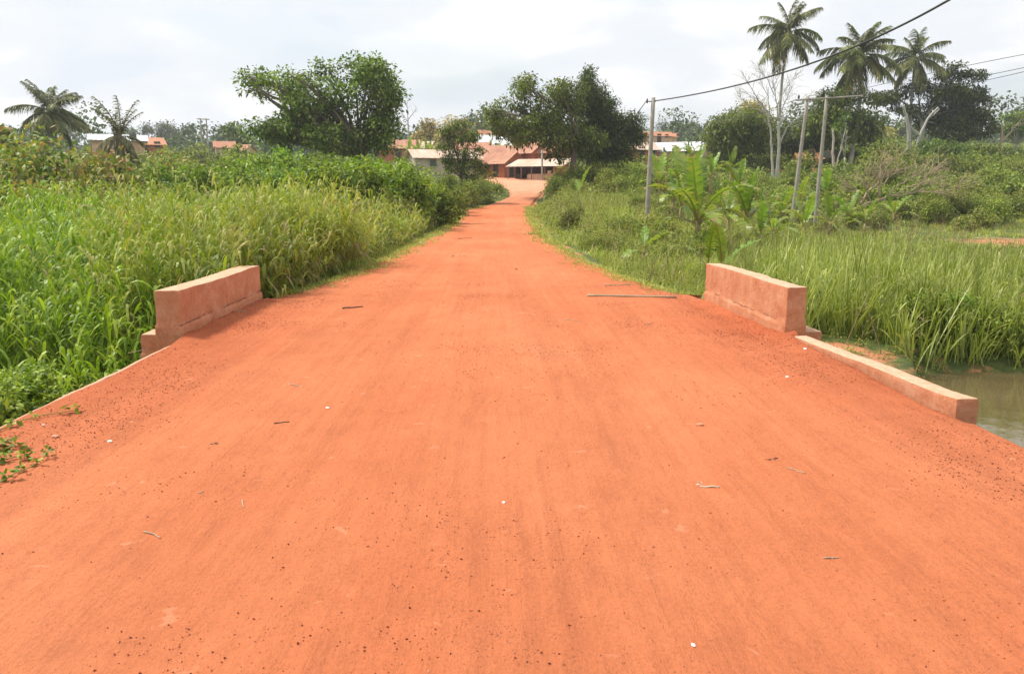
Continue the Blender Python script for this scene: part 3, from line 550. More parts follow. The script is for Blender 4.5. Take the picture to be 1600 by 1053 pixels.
def tree(name, label, cat, base, Y, lobes_px, mat, bark, lsize, dens, trunk_r, group=None, fork=0.35, droop=0.5, per=14, crad=0.55, wr=0.5, depth=0.9, fill=0.3, flat=0.65, bare=0, zoff=0.0, extra=True):
    """lobes_px: (px, py, rx, ry) in photo pixels at distance Y, given real depth behind and before the trunk"""
    B = at(base[0], base[1], Y); B[2] = ground_z(B[0], Y) + zoff; s = Y / F; lobes = []
    cx = np.mean([l[0] for l in lobes_px]); wx = max(30, np.ptp([l[0] for l in lobes_px]) / 2 + 20)
    for i, (px, py, rx, ry) in enumerate(lobes_px):
        c = at(px, py, Y); room = math.sqrt(max(0, 1 - ((px - cx) / wx) ** 2)) * wx * s * depth; rr = np.array((rx * s, (rx + ry) / 2 * s, ry * s)) * .9
        offs = [0.25 * room * math.sin(i * 2.4)] + ([-0.62 * room, 0.62 * room] if (extra and room > rr[1] * 0.9 and not (extra == 2 and i % 2)) else [])
        for j, o in enumerate(offs):
            cc = c.copy(); cc[1] += o
            if j: cc[2] -= ry * s * 0.12
            lobes.append((cc - B, rr * (1 if j == 0 else 0.85)))
    e = empty(name, tuple(B)); tag(e, label, cat, group)
    tb = MB(); top = min(l[0][2] - l[1][2] * 0.3 for l in lobes); fk = np.array((0, 0, max(0.8, fork * max(l[0][2] for l in lobes)))) + rng.normal(0, .25, 3) * np.array((1, 1, 0))
    limb(tb, (0, 0, -0.3), fk, trunk_r * 1.2, trunk_r * 0.8, 0.03, 6, 9)
    for c, r in lobes:
        pts = limb(tb, fk - np.array((0, 0, .1)), c, trunk_r * 0.42, trunk_r * 0.12, 0.07)
        for q in range(3 + bare): limb(tb, pts[rng.integers(2, 5)], c + rdir(1)[0] * r * (0.9 + 0.25 * (bare > 0)), trunk_r * .12, trunk_r * .03, .1, 4, 5)
    tb.build('trunk', bark, e, True)
    cb = MB(); crown(cb, lobes, lsize, dens, wr, droop, per, crad, 2, fill, flat)
    cb.build('crown', mat, e); return e
# big spreading tree, left of road
tree('broadleaf_tree', 'largest broadleaf tree left of the road, with a wide arm reaching left over the bushes', 'tree', (560, 262), 62,
     [(585, 118, 34, 28), (552, 112, 26, 24), (606, 150, 22, 30), (500, 112, 22, 18), (470, 125, 18, 14), (408, 122, 20, 11), (440, 132, 22, 12), (520, 150, 34, 28), (480, 165, 36, 22),
      (560, 175, 42, 34), (600, 200, 26, 30), (442, 190, 26, 14), (412, 200, 22, 11), (470, 205, 30, 22), (520, 215, 40, 26), (575, 222, 40, 22), (402, 143, 14, 7), (435, 218, 24, 16), (452, 200, 30, 16), (420, 214, 26, 13), (396, 124, 13, 8), (490, 190, 30, 20)],
     DARKT, BARK, 0.27, 30, 0.38, droop=0.3, per=20, crad=0.6, fill=0.22, depth=0.75, wr=.6, extra=2)
tree('broadleaf_tree', 'layered green tree right of the road with its bent trunk above the shed', 'tree', (893, 292), 72,
     [(822, 135, 22, 15), (800, 165, 32, 13), (770, 178, 20, 9), (845, 165, 34, 22), (870, 142, 22, 14), (890, 150, 26, 24), (790, 195, 30, 12), (835, 200, 36, 18), (870, 215, 36, 18),
      (900, 232, 32, 14), (925, 215, 26, 16), (870, 240, 22, 10), (815, 216, 26, 11), (780, 208, 22, 8), (850, 190, 30, 18), (880, 185, 30, 20)],
     DARKT, BARK, 0.28, 30, 0.28, droop=0.35, per=20, crad=0.6, fill=0.2, fork=0.45, depth=0.7, wr=.55, extra=2)
tree('vine_covered_tree', 'dark vine-draped tree with a pointed top right of the road', 'tree', (948, 285), 78,
     [(918, 124, 14, 14), (925, 145, 28, 20), (905, 165, 32, 22), (940, 170, 30, 24), (950, 195, 28, 28), (925, 205, 34, 26), (960, 225, 22, 20), (985, 190, 22, 18), (992, 212, 20, 20), (975, 235, 20, 14), (918, 112, 6, 8), (948, 250, 28, 14), (978, 256, 20, 12), (920, 240, 24, 14)],
     VDARK, BARK, 0.23, 42, 0.3, droop=0.3, per=18, crad=0.55, fill=0.35, depth=0.8)
tree('conical_tree', 'small tiered tree with drooping reddish-green layers in front of the cream house', 'tree', (722, 292), 66,
     [(715, 197, 20, 8), (700, 205, 16, 7), (738, 212, 18, 8), (722, 218, 26, 9), (700, 232, 18, 8), (735, 236, 22, 9), (712, 246, 24, 9), (742, 258, 20, 9), (715, 262, 24, 9), (698, 250, 12, 6), (752, 270, 10, 6), (735, 278, 16, 7)],
     DARKT, BARK, 0.20, 85, 0.14, droop=0.4, per=18, crad=0.36, fill=0.2, fork=0.3, depth=0.8, flat=.35, extra=False)
tree('golden_tree', 'tree with a golden-yellow crown behind the conical tree', 'tree', (708, 250), 150, [(708, 200, 20, 16), (695, 212, 14, 12), (722, 205, 14, 12), (705, 222, 20, 12)], YELLO, BARK, 0.6, 20, 0.35, crad=1.0, extra=False)
tree('golden_tree', 'lower golden-topped tree left of the brighter golden one', 'tree', (672, 250), 165, [(670, 196, 11, 10), (665, 208, 16, 10), (680, 215, 18, 12), (655, 218, 14, 10)], YELLO, BARK, 0.6, 20, 0.35, crad=1.0, extra=False)
tree('olive_tree', 'rounded olive-green tree with cream tips between the wires and the bare tree', 'tree', (1150, 262), 95,
     [(1130, 195, 26, 16), (1160, 185, 28, 18), (1180, 200, 24, 20), (1120, 215, 22, 18), (1150, 215, 36, 20), (1185, 225, 22, 18), (1150, 240, 40, 14)], OLIVE, BARK, 0.34, 34, 0.3, per=14, crad=0.7, fill=0.3)
tree('golden_tree', 'cream-blossomed crown poking above the olive tree on the right slope', 'tree', (1172, 240), 112, [(1172, 163, 16, 10), (1185, 172, 16, 10), (1162, 174, 12, 9), (1205, 190, 14, 10)], YELLO, BARK, 0.4, 26, 0.3, crad=.8, extra=False)
tree('broadleaf_tree', 'bushy green tree behind the leaning double poles', 'tree', (1305, 262), 98,
     [(1300, 150, 20, 16), (1330, 150, 22, 12), (1290, 180, 26, 18), (1322, 182, 26, 20), (1350, 195, 22, 22), (1265, 195, 22, 18), (1300, 212, 34, 18), (1345, 215, 20, 16)], DARKT, BARK, 0.36, 26, 0.32, crad=.75, fill=.3)
tree('broadleaf_tree', 'dark low tree behind the bare tree on the right slope', 'tree', (1240, 270), 104, [(1225, 215, 28, 20), (1262, 222, 28, 20), (1240, 240, 40, 16)], VDARK, BARK, 0.36, 24, 0.3, crad=.75)
tree('spreading_tree', 'dark umbrella-crowned tree with flat feathery layers near the right edge', 'tree', (1440, 250), 112,
     [(1500, 145, 36, 18), (1530, 160, 26, 20), (1470, 150, 36, 16), (1440, 135, 28, 10), (1480, 118, 26, 7), (1515, 118, 26, 7), (1400, 150, 32, 10), (1375, 158, 24, 8), (1500, 180, 40, 22), (1535, 195, 24, 22), (1480, 205, 36, 22), (1455, 180, 28, 18), (1410, 172, 24, 6), (1490, 104, 14, 5)],
     VDARK, PALEB, 0.42, 34, 0.35, droop=0.3, per=16, crad=0.8, fill=.15, fork=0.45, flat=0.3, wr=0.5, depth=0.7, extra=False)
tree('spreading_tree', 'half-seen flat-topped tree cut by the right frame edge', 'tree', (1585, 250), 118, [(1590, 183, 26, 9), (1575, 198, 22, 8), (1610, 195, 22, 10), (1595, 208, 20, 8)], DARKT, PALEB, 0.32, 26, 0.3, crad=.8, flat=.4)
tree('broadleaf_tree', 'mid-green tree filling the gap between the bushy tree and the rounded dense shrub', 'tree', (1375, 262), 106, [(1362, 222, 18, 12), (1385, 232, 22, 12), (1352, 236, 20, 12), (1398, 240, 18, 10)], DARKT, BARK, 0.34, 30, 0.22, crad=.7, extra=False)
tree('broadleaf_tree', 'low rounded tree directly under the left part of the dark spreading crown', 'tree', (1462, 262), 104, [(1455, 225, 20, 12), (1478, 232, 22, 12), (1440, 240, 20, 10), (1500, 235, 24, 12)], DARKT, BARK, 0.34, 30, 0.22, crad=.7, extra=False)
tree('broadleaf_tree', 'low leafy tree at the foot of the spreading crown nearest the right frame edge', 'tree', (1545, 262), 104, [(1530, 232, 24, 12), (1560, 236, 24, 12), (1585, 240, 22, 10)], DARKT, BARK, 0.34, 30, 0.22, crad=.7, extra=False)
tree('young_tree', 'slim young tree on a leaning thin stem beside the right coconut palms', 'tree', (1318, 292), 84, [(1312, 195, 10, 8), (1322, 183, 8, 7)], DARKT, PALEB, 0.3, 40, 0.12, crad=.4, extra=False)
# smaller skyline trees, each its own crown
sky_trees = [(868, 242, 17, 205, 300), (640, 0, 0, 0, 0)]
def farwood(label, px, py, r, Y, mat=FARW, name='hilltop_tree', squash=.75):
    tree(name, label, 'tree', (px, py + r * 1.6), Y, [(px, py, r, r * squash), (px - r * .7, py + r * .4, r * .7, r * .5), (px + r * .7, py + r * .35, r * .7, r * .55)], mat, BARK, 0.9, 14 * (150 / Y), 0.3, crad=1.4 * Y / 250, per=12, extra=False, fork=0.4)
farwood('left of two dark domed trees on the skyline between the palms and the distant poles', 230, 200, 9, 290)
farwood('broad dark skyline tree left of the distant twin poles', 262, 202, 15, 300)
farwood('lone small skyline tree just left of the distant twin poles', 299, 200, 6, 300)
farwood('rounded dark bush-like tree left of the largest tree', 378, 214, 12, 170, DARKT)
farwood('slender bright-topped tree right of the distant twin poles', 358, 202, 8, 160, DARKT)
farwood('small skyline tree right above the golden trees', 729, 186, 8, 260)
farwood('small dark tree cut by the left frame edge above the red-tipped bush', 6, 212, 14, 75, REDDY)
farwood('hilltop tree between the vine-covered tree and the thick-wire pole', 1035, 195, 8, 330)
farwood('hilltop tree just right of the thick-wire pole', 1075, 198, 9, 330)
farwood('blue-grey distant tree seen in the gap under the right palms', 1408, 200, 10, 260)
farwood('small yellow tree in the gap under the right palms', 1382, 205, 9, 190, YELLO)
# far woodland as one mass
b = MB(); nW = 620
P2 = area_pts(nW, -330, 420, 190, 560, lambda x, y: (x / y > -0.8) & (x / y < 0.9)); z = ground_z(P2[:, 0], P2[:, 1])
for (x, y), zz in zip(P2, z):
    r_ = random.uniform(4, 7.5); h_ = random.uniform(2.5, 6) + (3 if random.random() < .2 else 0)
    n_ = 1 + (random.random() < .5)
    for q in range(n_):
        cc = np.array((x + random.uniform(-3, 3), y, zz + h_ + random.uniform(-1, 1.5))); crown(b, [(cc, np.array((r_, r_, r_ * .62)) * random.uniform(.6, 1))], 1.5 * y / 330, 1.35, .7, .3, 10, 1.7, 2, .1)
tag(b.build('distant_woodland', FARW), 'hazy distant woodland covering the hill behind the village', 'woodland', None, 'stuff')

# shrubs: four kinds, copied
def shrub(kind):
    e = empty('shrub'); tb = MB(); cb = MB()
    if kind == 'broad':
        for q in range(9):
            p = np.array((rng.normal(0, .75), rng.normal(0, .75), rng.uniform(1.5, 3.1))); limb(tb, (p[0] * .25, p[1] * .25, -.2), p, .045, .015, .06, 5, 5)
            C = np.array([p * np.array((1, 1, k)) for k in np.linspace(.3, 1.04, 11)]) + rng.normal(0, .2, (11, 3)) * np.array((1, 1, .3))
            leafy(cb, C, np.full(len(C), .36), 44, .19, .8, .6, .35, .9)
        cb.build('foliage', BROAD, e)
    elif kind == 'small':
        crown(cb, [((rng.normal(0, .6), rng.normal(0, .6), rng.uniform(.6, 1.6)), (.8, .8, .7)) for q in range(7)], .17, 60, .5, .3, 12, .32); [limb(tb, (0, 0, -.2), (rng.normal(0, .6), rng.normal(0, .6), 1.3), .05, .015, .06, 5, 5) for q in range(5)]
        cb.build('foliage', COVER, e)
    elif kind == 'red':
        crown(cb, [((rng.normal(0, .9), rng.normal(0, .9), rng.uniform(.8, 2.6)), (.8, .8, .6)) for q in range(9)], .2, 44, .5, .35, 10, .36); [limb(tb, (0, 0, -.2), (rng.normal(0, .8), rng.normal(0, .8), 2.2), .05, .012, .06, 5, 5) for q in range(8)]
        cb.build('foliage', REDDY, e)
    elif kind == 'vine':
        crown(cb, [((rng.normal(0, 1.0), rng.normal(0, 1.0), rng.uniform(.3, 1.5)), (1.2, 1.2, .7)) for q in range(6)], .26, 30, .6, .5, 12, .42); limb(tb, (0, 0, -.2), (.2, 0, 1.3), .07, .03, .06, 5, 5)
        cb.build('foliage', COVER, e)
    tb.build('stem', BARK, e); return e
protos = {k: [shrub(k) for _ in range(v)] for k, v in (('broad', 3), ('small', 2), ('red', 2), ('vine', 3))}
used = set()
def put(kind, x, y, s, label, group, sz=1.0, dz=0.0):
    pr = random.choice(protos[kind])
    if pr.name in used: o = copy_tree(pr)
    else: o = pr; used.add(pr.name)
    o.location = (x, y, float(ground_z(x, y)) - 0.05 + dz); o.rotation_euler = (0, 0, random.uniform(0, 6.28)); o.scale = (s, s, s * sz); tag(o, label, 'shrub', group); return o
def putp(kind, px, Y, s, *a, **k): p = at(px, 300, Y); return put(kind, p[0], Y, s, *a, **k)
gB = ('glossy bright green broad-leaved shrub in the thicket beneath the largest tree', 'broad-leaved shrubs in the left thicket')
for i, px in enumerate(range(215, 700, 17)):
    for row in (0, 1):
        Y = (34, 45)[row] + random.uniform(-3, 3) + max(0, (px - 560)) * 0.035
        top = np.interp(px, [215, 300, 450, 560, 640, 700], [1.9, 2.4, 2.9, 3.1, 3.0, 2.0]) + row * .6
        if row and (px > 650 or i % 2): continue
        putp('broad', px + random.uniform(-8, 8), Y, top / 3.2 * random.uniform(.85, 1.1), *gB)
for px, Y, s in ((712, 54, .8), (700, 50, .75), (726, 60, .9), (735, 64, .85), (705, 62, 1.0)): putp('small', px, Y, s, 'dark small-leaved bush at the foot of the conical tree', 'dark bushes under the conical tree')
for px, Y, s in ((755, 76, .5), (742, 72, .6), (763, 66, .32), (776, 80, .3)): putp('vine', px, Y, s, 'low rounded green bush on the eroded bank left of the far road', 'low bushes on the eroded bank')
for px, Y, s in ((15, 34, 1.25), (60, 33, 1.35), (105, 35, 1.4), (140, 37, 1.1), (35, 27, .95), (85, 27, .85), (-15, 28, 1.2), (150, 30, .8), (120, 42, 1.3), (-40, 33, 1.2)): putp('red', px, Y, s, 'yellow-green bush with reddish leaf tips at the left frame side', 'red-tipped bushes on the left')
for px, Y, s in ((268, 44, 1.15), (285, 47, .9)): putp('red', px, Y, s, 'rounded reddish-green bush right of the withered palm', 'rounded bushes by the withered palm')
for px, Y, s in ((165, 44, 1.0), (215, 48, 1.1), (240, 40, .9), (310, 55, 1.2), (345, 60, 1.2), (190, 55, 1.3), (380, 66, 1.3), (300, 75, 1.4), (130, 70, 1.6), (60, 72, 1.6), (10, 76, 1.7), (250, 85, 1.4), (350, 95, 1.5), (170, 90, 1.5), (205, 92, 1.4), (235, 98, 1.5), (270, 100, 1.6), (335, 110, 1.9), (360, 112, 1.9), (385, 108, 1.9), (300, 105, 1.8), (150, 95, 1.5)): putp('vine', px, Y, s, 'dull green shrub in the band below the far left roofs', 'shrubs below the far left roofs')
for px, Y, s in ((868, 66, .75), (880, 70, .85), (905, 74, .95), (925, 70, 1.05), (945, 66, .95), (970, 70, 1.1), (990, 64, .8), (1010, 70, 1.1), (1035, 66, 1.0), (900, 62, .6), (1060, 72, 1.1), (960, 60, .7)): putp('small', px, Y, s * 1.05, 'leafy green bush under the vine-covered tree right of the road', 'bushes right of the far road')
for i in range(34):
    px = random.uniform(870, 1180); Y = random.uniform(26, 60); x_ = at(px, 300, Y)[0]
    if x_ > float(eR(Y)) + 1.2: putp('small' if i % 3 else 'vine', px, Y, random.uniform(.28, .5), 'low scrubby bush in the rough grass right of the road before the trees', 'low scrub on the right verge')
for i in range(26):
    px = random.uniform(1180, 1560); Y = random.uniform(44, 62); putp('vine' if i % 2 else 'small', px, Y, random.uniform(.35, .65), 'low scrub bush in the meadow around the fallen tree and double poles', 'low scrub around the fallen tree')
for i in range(95):
    px = random.uniform(1040, 1680); Y = random.uniform(62, 108); putp('vine', px, Y, random.uniform(.6, 1.15) * (1.0 if px > 1250 else .7), 'mound of creeper and shrub on the green slope right of the poles', 'vine-covered mounds on the right slope')
for px, Y, s in ((1380, 76, 2.1), (1372, 74, 1.5)): putp('small', px, Y, s, 'dense rounded dark green shrub left of the forked pale trunks', 'dense shrub by the forked trunks')
for i in range(22):
    px = random.uniform(1440, 1680); Y = random.uniform(49, 58); putp('small', px, Y, random.uniform(.6, .9), 'low yellow-green bush along the back of the brown field', 'bushes behind the brown field')
for px, Y, s in ((1468, 14.9, .55), (1505, 15.3, .5), (1440, 15.4, .4)): putp('broad', px, Y, s * .62, 'light green leafy bush on the pond bank', 'bushes on the pond bank')
for px, Y, s in ((1290, 17.2, .38), (1560, 14.8, .42), (1600, 14.9, .45), (1640, 15.0, .4)): putp('small', px, Y, s, 'small tangled weed bush at the water edge', 'weed bushes at the water edge')
for px, py, s in ((22, 636, .3), (55, 618, .26), (-20, 650, .3)):
    p = onz(px, py, -0.25); put('broad', min(p[0], -3.85), p[1], s, 'broad-leaved weed spilling over the left road edge', 'weeds over the left road edge', dz=0.55)
for k in protos.values():
    for pr in k:
        if pr.name not in used:
            for c in list(pr.children): bpy.data.objects.remove(c)
            bpy.data.objects.remove(pr)

# ------------------------------------------------------------------ palms
def frond_mesh(elev, L=4.3, mat=PALM, leaf=0.95, n=70, sag=1.0):
    sag = sag * (0.62 if elev > 70 else 0.85 if elev > 30 else 1.0)
    b = MB(); t = np.linspace(0, 1, 14); a0 = math.radians(elev)
    ang = a0 - t * math.radians(78 if elev > -10 else 40) * sag; ds = L / 13
    x = np.concatenate(([0], np.cumsum(np.cos(ang[:-1]) * ds))); z = np.concatenate(([0], np.cumsum(np.sin(ang[:-1]) * ds)))
    pts = np.column_stack((x, np.zeros(14), z)); b.tube(pts, np.linspace(.05, .012, 14), 5, 0.9)
    tt = np.repeat(np.linspace(.14, 1, n), 2); sg = np.tile((-1, 1), n); P = np.column_stack([np.interp(tt, t, pts[:, i]) for i in range(3)]); T = np.column_stack((np.cos(np.interp(tt, t, ang)), np.zeros(2 * n), np.sin(np.interp(tt, t, ang))))
    d = unit(T * .75 + np.outer(sg, (0, 1, 0)) * .8 + rng.normal(0, .13, (2 * n, 3)) + np.array((0, 0, -.15))); wd = unit(np.cross(d, np.array((0, 0, 1.0)) + rng.normal(0, .5, (2 * n, 3))))
    Ls = leaf * np.sin(np.pi * (.22 + .7 * tt)) * rng.uniform(.8, 1.1, 2 * n) + .15
    b.strips(P, d, wd, Ls, 0.1, rng.uniform(.4, 1.0, 2 * n), 3, np.array((.6, 1, .7, .1)), np.clip(rng.random(2 * n) * .8 + (.2 if elev < 0 else 0), 0, 1)); return b.mesh('frond', mat)
FR = {e: [frond_mesh(e), frond_mesh(e)] for e in (82, 62, 38, 12, -18, -48)}
def palm(px, pyb, pyt, Y, label, sc=1.0, nf=24, trunk_r=.17, name='coconut_palm', seed=0, lean=0):
    B = at(px, pyb, Y); B[2] = ground_z(B[0], Y); T = at(px + lean, pyt, Y); e = empty(name, tuple(B)); tag(e, label, 'palm')
    rd = random.Random(seed); d = T - B; b = MB(); t = np.linspace(0, 1, 12)[:, None]; pts = d * t + np.array((1, .3, 0)) * np.sin(t * math.pi) * rd.uniform(-.6, .6)
    b.tube(pts, np.interp(t[:, 0], [0, .06, .3, 1], [trunk_r * 1.7, trunk_r * 1.15, trunk_r, trunk_r * .75]), 10); b.build('trunk', PALMB, e, True)
    els = list(FR)
    for i in range(nf):
        k = i / nf; el = els[min(5, int(k * 6))]; o = link('frond', rd.choice(FR[el]), e, tuple(d), (rd.uniform(-.3, .3), rd.uniform(-.22, .18), i * 2.39996 + rd.uniform(-.45, .45)))
        s = sc * rd.uniform(.85, 1.1) * (0.85 if el == 82 else 1); o.scale = (s, s, s)
    nb = MB(); 
    for i in range(9):
        c = d + np.array((rd.uniform(-.4, .4), rd.uniform(-.4, .4), -.45 + rd.uniform(-.2, .1))); nb.tube([c + (0, 0, .14), c + (0, 0, .07), c, c - (0, 0, .08), c - (0, 0, .14)], [.02, .11, .14, .1, .02], 7)
    nb.build('coconut_bunch', plain('coconut', (.32, .2, .06), .6), e, True); return e
palm(1216, 272, 52, 100, 'leftmost and slimmest of the three tall coconut palms on the right', 1.1, 24, .17, seed=1, lean=16)
palm(1328, 248, 88, 96, 'middle tall coconut palm with the thickest pale trunk, crossed by the wire', 1.18, 26, .23, seed=2, lean=16)
palm(1424, 235, 92, 112, 'rightmost tall coconut palm rising out of the dark spreading tree', 1.12, 23, .18, seed=3, lean=6)
palm(78, 262, 176, 88, 'single coconut palm with a wide drooping crown at the far left', 1.0, 27, .2, seed=4)
palm(1285, 250, 168, 120, 'short palm half hidden behind the bushy tree by the double poles', .7, 16, .15, seed=8)
# withered palm, left
FRD = [frond_mesh(82, 2.6, PALMD, .35, 30, .5), frond_mesh(72, 3.0, PALMD, .3, 26, .9), frond_mesh(-35, 2.3, PALMD, .3, 26, 1.2), frond_mesh(5, 2.5, PALMD, .3, 26, 1.1)]
B = at(190, 290, 40); B[2] = ground_z(B[0], 40); e = empty('oil_palm', tuple(B)); tag(e, 'withered grey-brown palm with a hanging skirt of dead fronds before the white roof', 'palm')
top = at(188, 214, 40) - B; b = MB(); b.tube(np.array(((0, 0, -.2), top * .5, top)), (.2, .18, .16), 9); b.build('trunk', BARK, e, True)
for i in range(21):
    k = 1 if i < 8 else 2 if i < 16 else 3
    o = link('frond', FRD[k], e, tuple(top), (random.uniform(-.2, .2), random.uniform(-.2, .2) , i * 2.4)); s = random.uniform(.5, .72); o.scale = (s, s, s)

# ------------------------------------------------------------------ bananas
def banana_leaf(elev, L=2.0, n=22, curve=60, wid=.27):
    b = MB(); t = np.linspace(0, 1, 12); ang = math.radians(elev) - t ** 1.3 * math.radians(curve); ds = L / 11
    x = np.concatenate(([0], np.cumsum(np.cos(ang[:-1]) * ds))); z = np.concatenate(([0], np.cumsum(np.sin(ang[:-1]) * ds))); pts = np.column_stack((x, np.zeros(12), z)); b.tube(pts, np.linspace(.03, .006, 12), 5, 0.95)
    tt = np.repeat(np.linspace(.2, .99, n), 2); sg = np.tile((-1, 1), n); P = np.column_stack([np.interp(tt, t, pts[:, i]) for i in range(3)]); an = np.interp(tt, t, ang); T = np.column_stack((np.cos(an), np.zeros(2 * n), np.sin(an))); Nn = np.column_stack((-np.sin(an), np.zeros(2 * n), np.cos(an)))
    d = unit(np.outer(sg, (0, 1, 0)) + T * .35 + Nn * rng.uniform(.05, .35, 2 * n)[:, None]); Wl = wid * np.sin(np.pi * (.12 + .8 * ((tt - .2) / .8))) ** .7
    b.strips(P, d, T, Wl, L * .8 / n * rng.uniform(.98, 1.12, 2 * n), rng.uniform(.1, .5, 2 * n) * (rng.random(2 * n) < .45), 3, np.array((1, 1, .95, .55)), np.clip(rng.uniform(.15, .7) + rng.normal(0, .12, 2 * n) + .35 * (tt > .9) * rng.random(2 * n), 0, 1)); return b.mesh('leaf', BANAN)
BL = [[banana_leaf(84, 1.9, curve=15), banana_leaf(78, 2.1, curve=30), banana_leaf(74, 2.0, curve=22)], [banana_leaf(62, 2.2, curve=55), banana_leaf(58, 2.1, curve=75), banana_leaf(66, 2.1, curve=95)], [banana_leaf(35, 2.0, curve=80), banana_leaf(28, 1.9, curve=105), banana_leaf(45, 2.0, curve=110)]]
def banana(px, Y, h, s, label, group=None, nf=9, rz=None):
    p = at(px, 300, Y); z0 = float(ground_z(p[0], Y)); e = empty('banana_plant', (p[0], Y, z0), rz if rz is not None else random.uniform(0, 6)); tag(e, label, 'banana plant', group)
    h *= .8; b = MB(); b.tube([(0, 0, -.1), (0.02, 0, h * .5), (0, 0, h)], (.13 * s, .1 * s, .06 * s), 8); b.build('stem', BSTEM, e, True)
    for i in range(nf):
        k = 0 if i < nf * .25 else 1 if i < nf * .6 else 2; o = link('leaf', random.choice(BL[k]), e, (0, 0, h - .08 * k), (random.uniform(-.1, .1), 0, i * 2.4 + random.uniform(-.3, .3))); q = s * random.uniform(.8, 1.1); o.scale = (q, q, q)
banana(1093, 30, 1.5, 1.4, 'big banana plant with ragged browning leaves nearest the thick-wire pole', nf=11, rz=2.2)
banana(1170, 33, 1.7, 1.15, 'banana plant with a drooping long leaf behind the right parapet', nf=9, rz=.4)
banana(1009, 25, .75, .62, 'small banana plant with one dark upright leaf at the foot of the thick-wire pole', nf=4, rz=2.9)
banana(1110, 22, .55, .62, 'young banana sucker with broad pale upright leaves just behind the right parapet', nf=5)
banana(1133, 21, .6, .6, 'young banana plant with a slender reddish stem behind the right parapet', nf=5)
banana(1192, 32, 1.1, .7, 'slender banana plant with red stem and arched leaves left of the double poles', nf=6)
banana(1212, 36, 1.1, .8, 'yellowing banana plant immediately left of the double poles', nf=7)
banana(1356, 44, .8, .8, 'small banana plant beside the fallen bare tree', nf=6)
banana(1260, 40, .9, .9, 'banana plant growing between the two poles of the double pole', nf=6)
for px, Y, h in ((1140, 38, 1.3), (1195, 42, 1.2), (1225, 45, 1.3), (1065, 40, 1.3), (1052, 44, 1.5), (1125, 44, 1.6), (1300, 43, .9), (1330, 47, .9), (1250, 50, 1.3), (1400, 50, .8), (1160, 48, 1.5)):
    banana(px, Y, h, .95, 'yellow-green banana plant in the loose row along the meadow behind the right parapet', 'banana plants along the meadow', 8)
gb = 'banana plants in the far grove'
for px, Y, h in ((1040, 62, 3.0), (1060, 58, 2.4), (1088, 66, 3.4), (1030, 55, 1.9), (1110, 60, 2.6), (1140, 64, 3.0), (1075, 72, 3.6), (1155, 56, 2.2), (1290, 60, 1.2), (905, 58, .4)): banana(px, Y, h, 1.05, 'banana plant in the grove between the thick-wire pole and the bare tree' if px > 1000 and px < 1280 else ('banana plant in the scrub right of the double poles' if px > 1280 else 'lone upright banana leaf at the foot of the bent tree'), gb if 1000 < px < 1280 else None, 8 if px > 1000 else 3)
for px, Y in ((655, 118), (668, 124), (640, 120), (676, 116)): banana(px, Y, 3.0, 1.3, 'banana plant among the village roofs left of the conical tree', 'banana plants among the village roofs', 8)
for px, Y in ((765, 140), (778, 142)): banana(px, Y, 1.8, 1.2, 'banana plant in front of the white village roof', 'bananas before the white roof', 7)

# ------------------------------------------------------------------ bare trees
def bare(name, label, p0, segs, Y, mat, r0, twigs=5, cat='bare tree'):
    """segs: list of pixel polylines from thick to thin"""
    B = at(*p0, Y); gz = float(ground_z(B[0], Y)); B[2] = gz; e = empty(name, tuple(B)); tag(e, label, cat); tb, br = MB(), MB()
    for i, (pl, ra, rb) in enumerate(segs):
        yo = 0 if ra >= r0 * .6 else random.uniform(-1.4, 1.4); pts = np.array([at(x, y, Y) + np.array((0, yo * k / (len(pl) - 1), 0)) for k, (x, y) in enumerate(pl)]) - B
        if i == 0: pts[0][2] = -.2
        t = np.linspace(0, 1, len(pts)); tt = np.linspace(0, 1, 4 * len(pts)); q = np.column_stack([np.interp(tt, t, pts[:, k]) for k in range(3)]); q[1:-1] += rng.normal(0, .03, (len(q) - 2, 3))
        (tb if ra >= r0 * .6 else br).tube(q, np.linspace(ra, rb, len(q)), 6)
        if twigs and (i > 0 or len(segs) == 1):
            for w_ in range(twigs):
                s0 = q[rng.integers(len(q) // 3, len(q))]; L = rng.uniform(.5, 1.7); d = unit(unit(q[-1] - q[0]) * .7 + rdir(1)[0] * .8 + np.array((0, 0, .35))); p1 = s0 + d * L
                limb(br, s0, p1, max(.018, rb * .6), .012, .08, 5, 4)
                for v_ in range(3): limb(br, s0 + d * L * rng.uniform(.3, .9), p1 + rdir(1)[0] * L * .5, .012, .009, .08, 3, 3)
    tb.build('trunk', mat, e, True)
    if br.v: br.build('branches', mat, e, True)
    return e
bare('bare_tree', 'leafless pale tree with two trunks and fine fanned twigs left of the double poles', (1212, 280), [
    ([(1212, 285), (1216, 250), (1218, 215), (1216, 190)], .2, .1), ([(1208, 285), (1206, 240), (1204, 205), (1200, 180), (1190, 160)], .14, .05),
    ([(1218, 225), (1228, 200), (1240, 188), (1256, 178)], .09, .035), ([(1216, 205), (1222, 185), (1236, 170)], .07, .03), ([(1216, 190), (1212, 165), (1205, 140), (1198, 118)], .07, .02),
    ([(1204, 180), (1196, 150), (1180, 125)], .05, .02), ([(1216, 190), (1225, 160), (1238, 130)], .06, .02), ([(1200, 175), (1186, 160), (1172, 145)], .05, .02), ([(1205, 140), (1215, 125), (1222, 108)], .05, .02), ([(1200, 178), (1180, 150), (1160, 118)], .06, .02), ([(1212, 170), (1230, 140), (1252, 118)], .06, .02), ([(1210, 150), (1200, 125), (1186, 104)], .05, .02), ([(1216, 195), (1240, 172), (1262, 150)], .06, .02), ([(1200, 180), (1175, 168), (1155, 150)], .05, .02)], 84, PALEB, .2, 11)
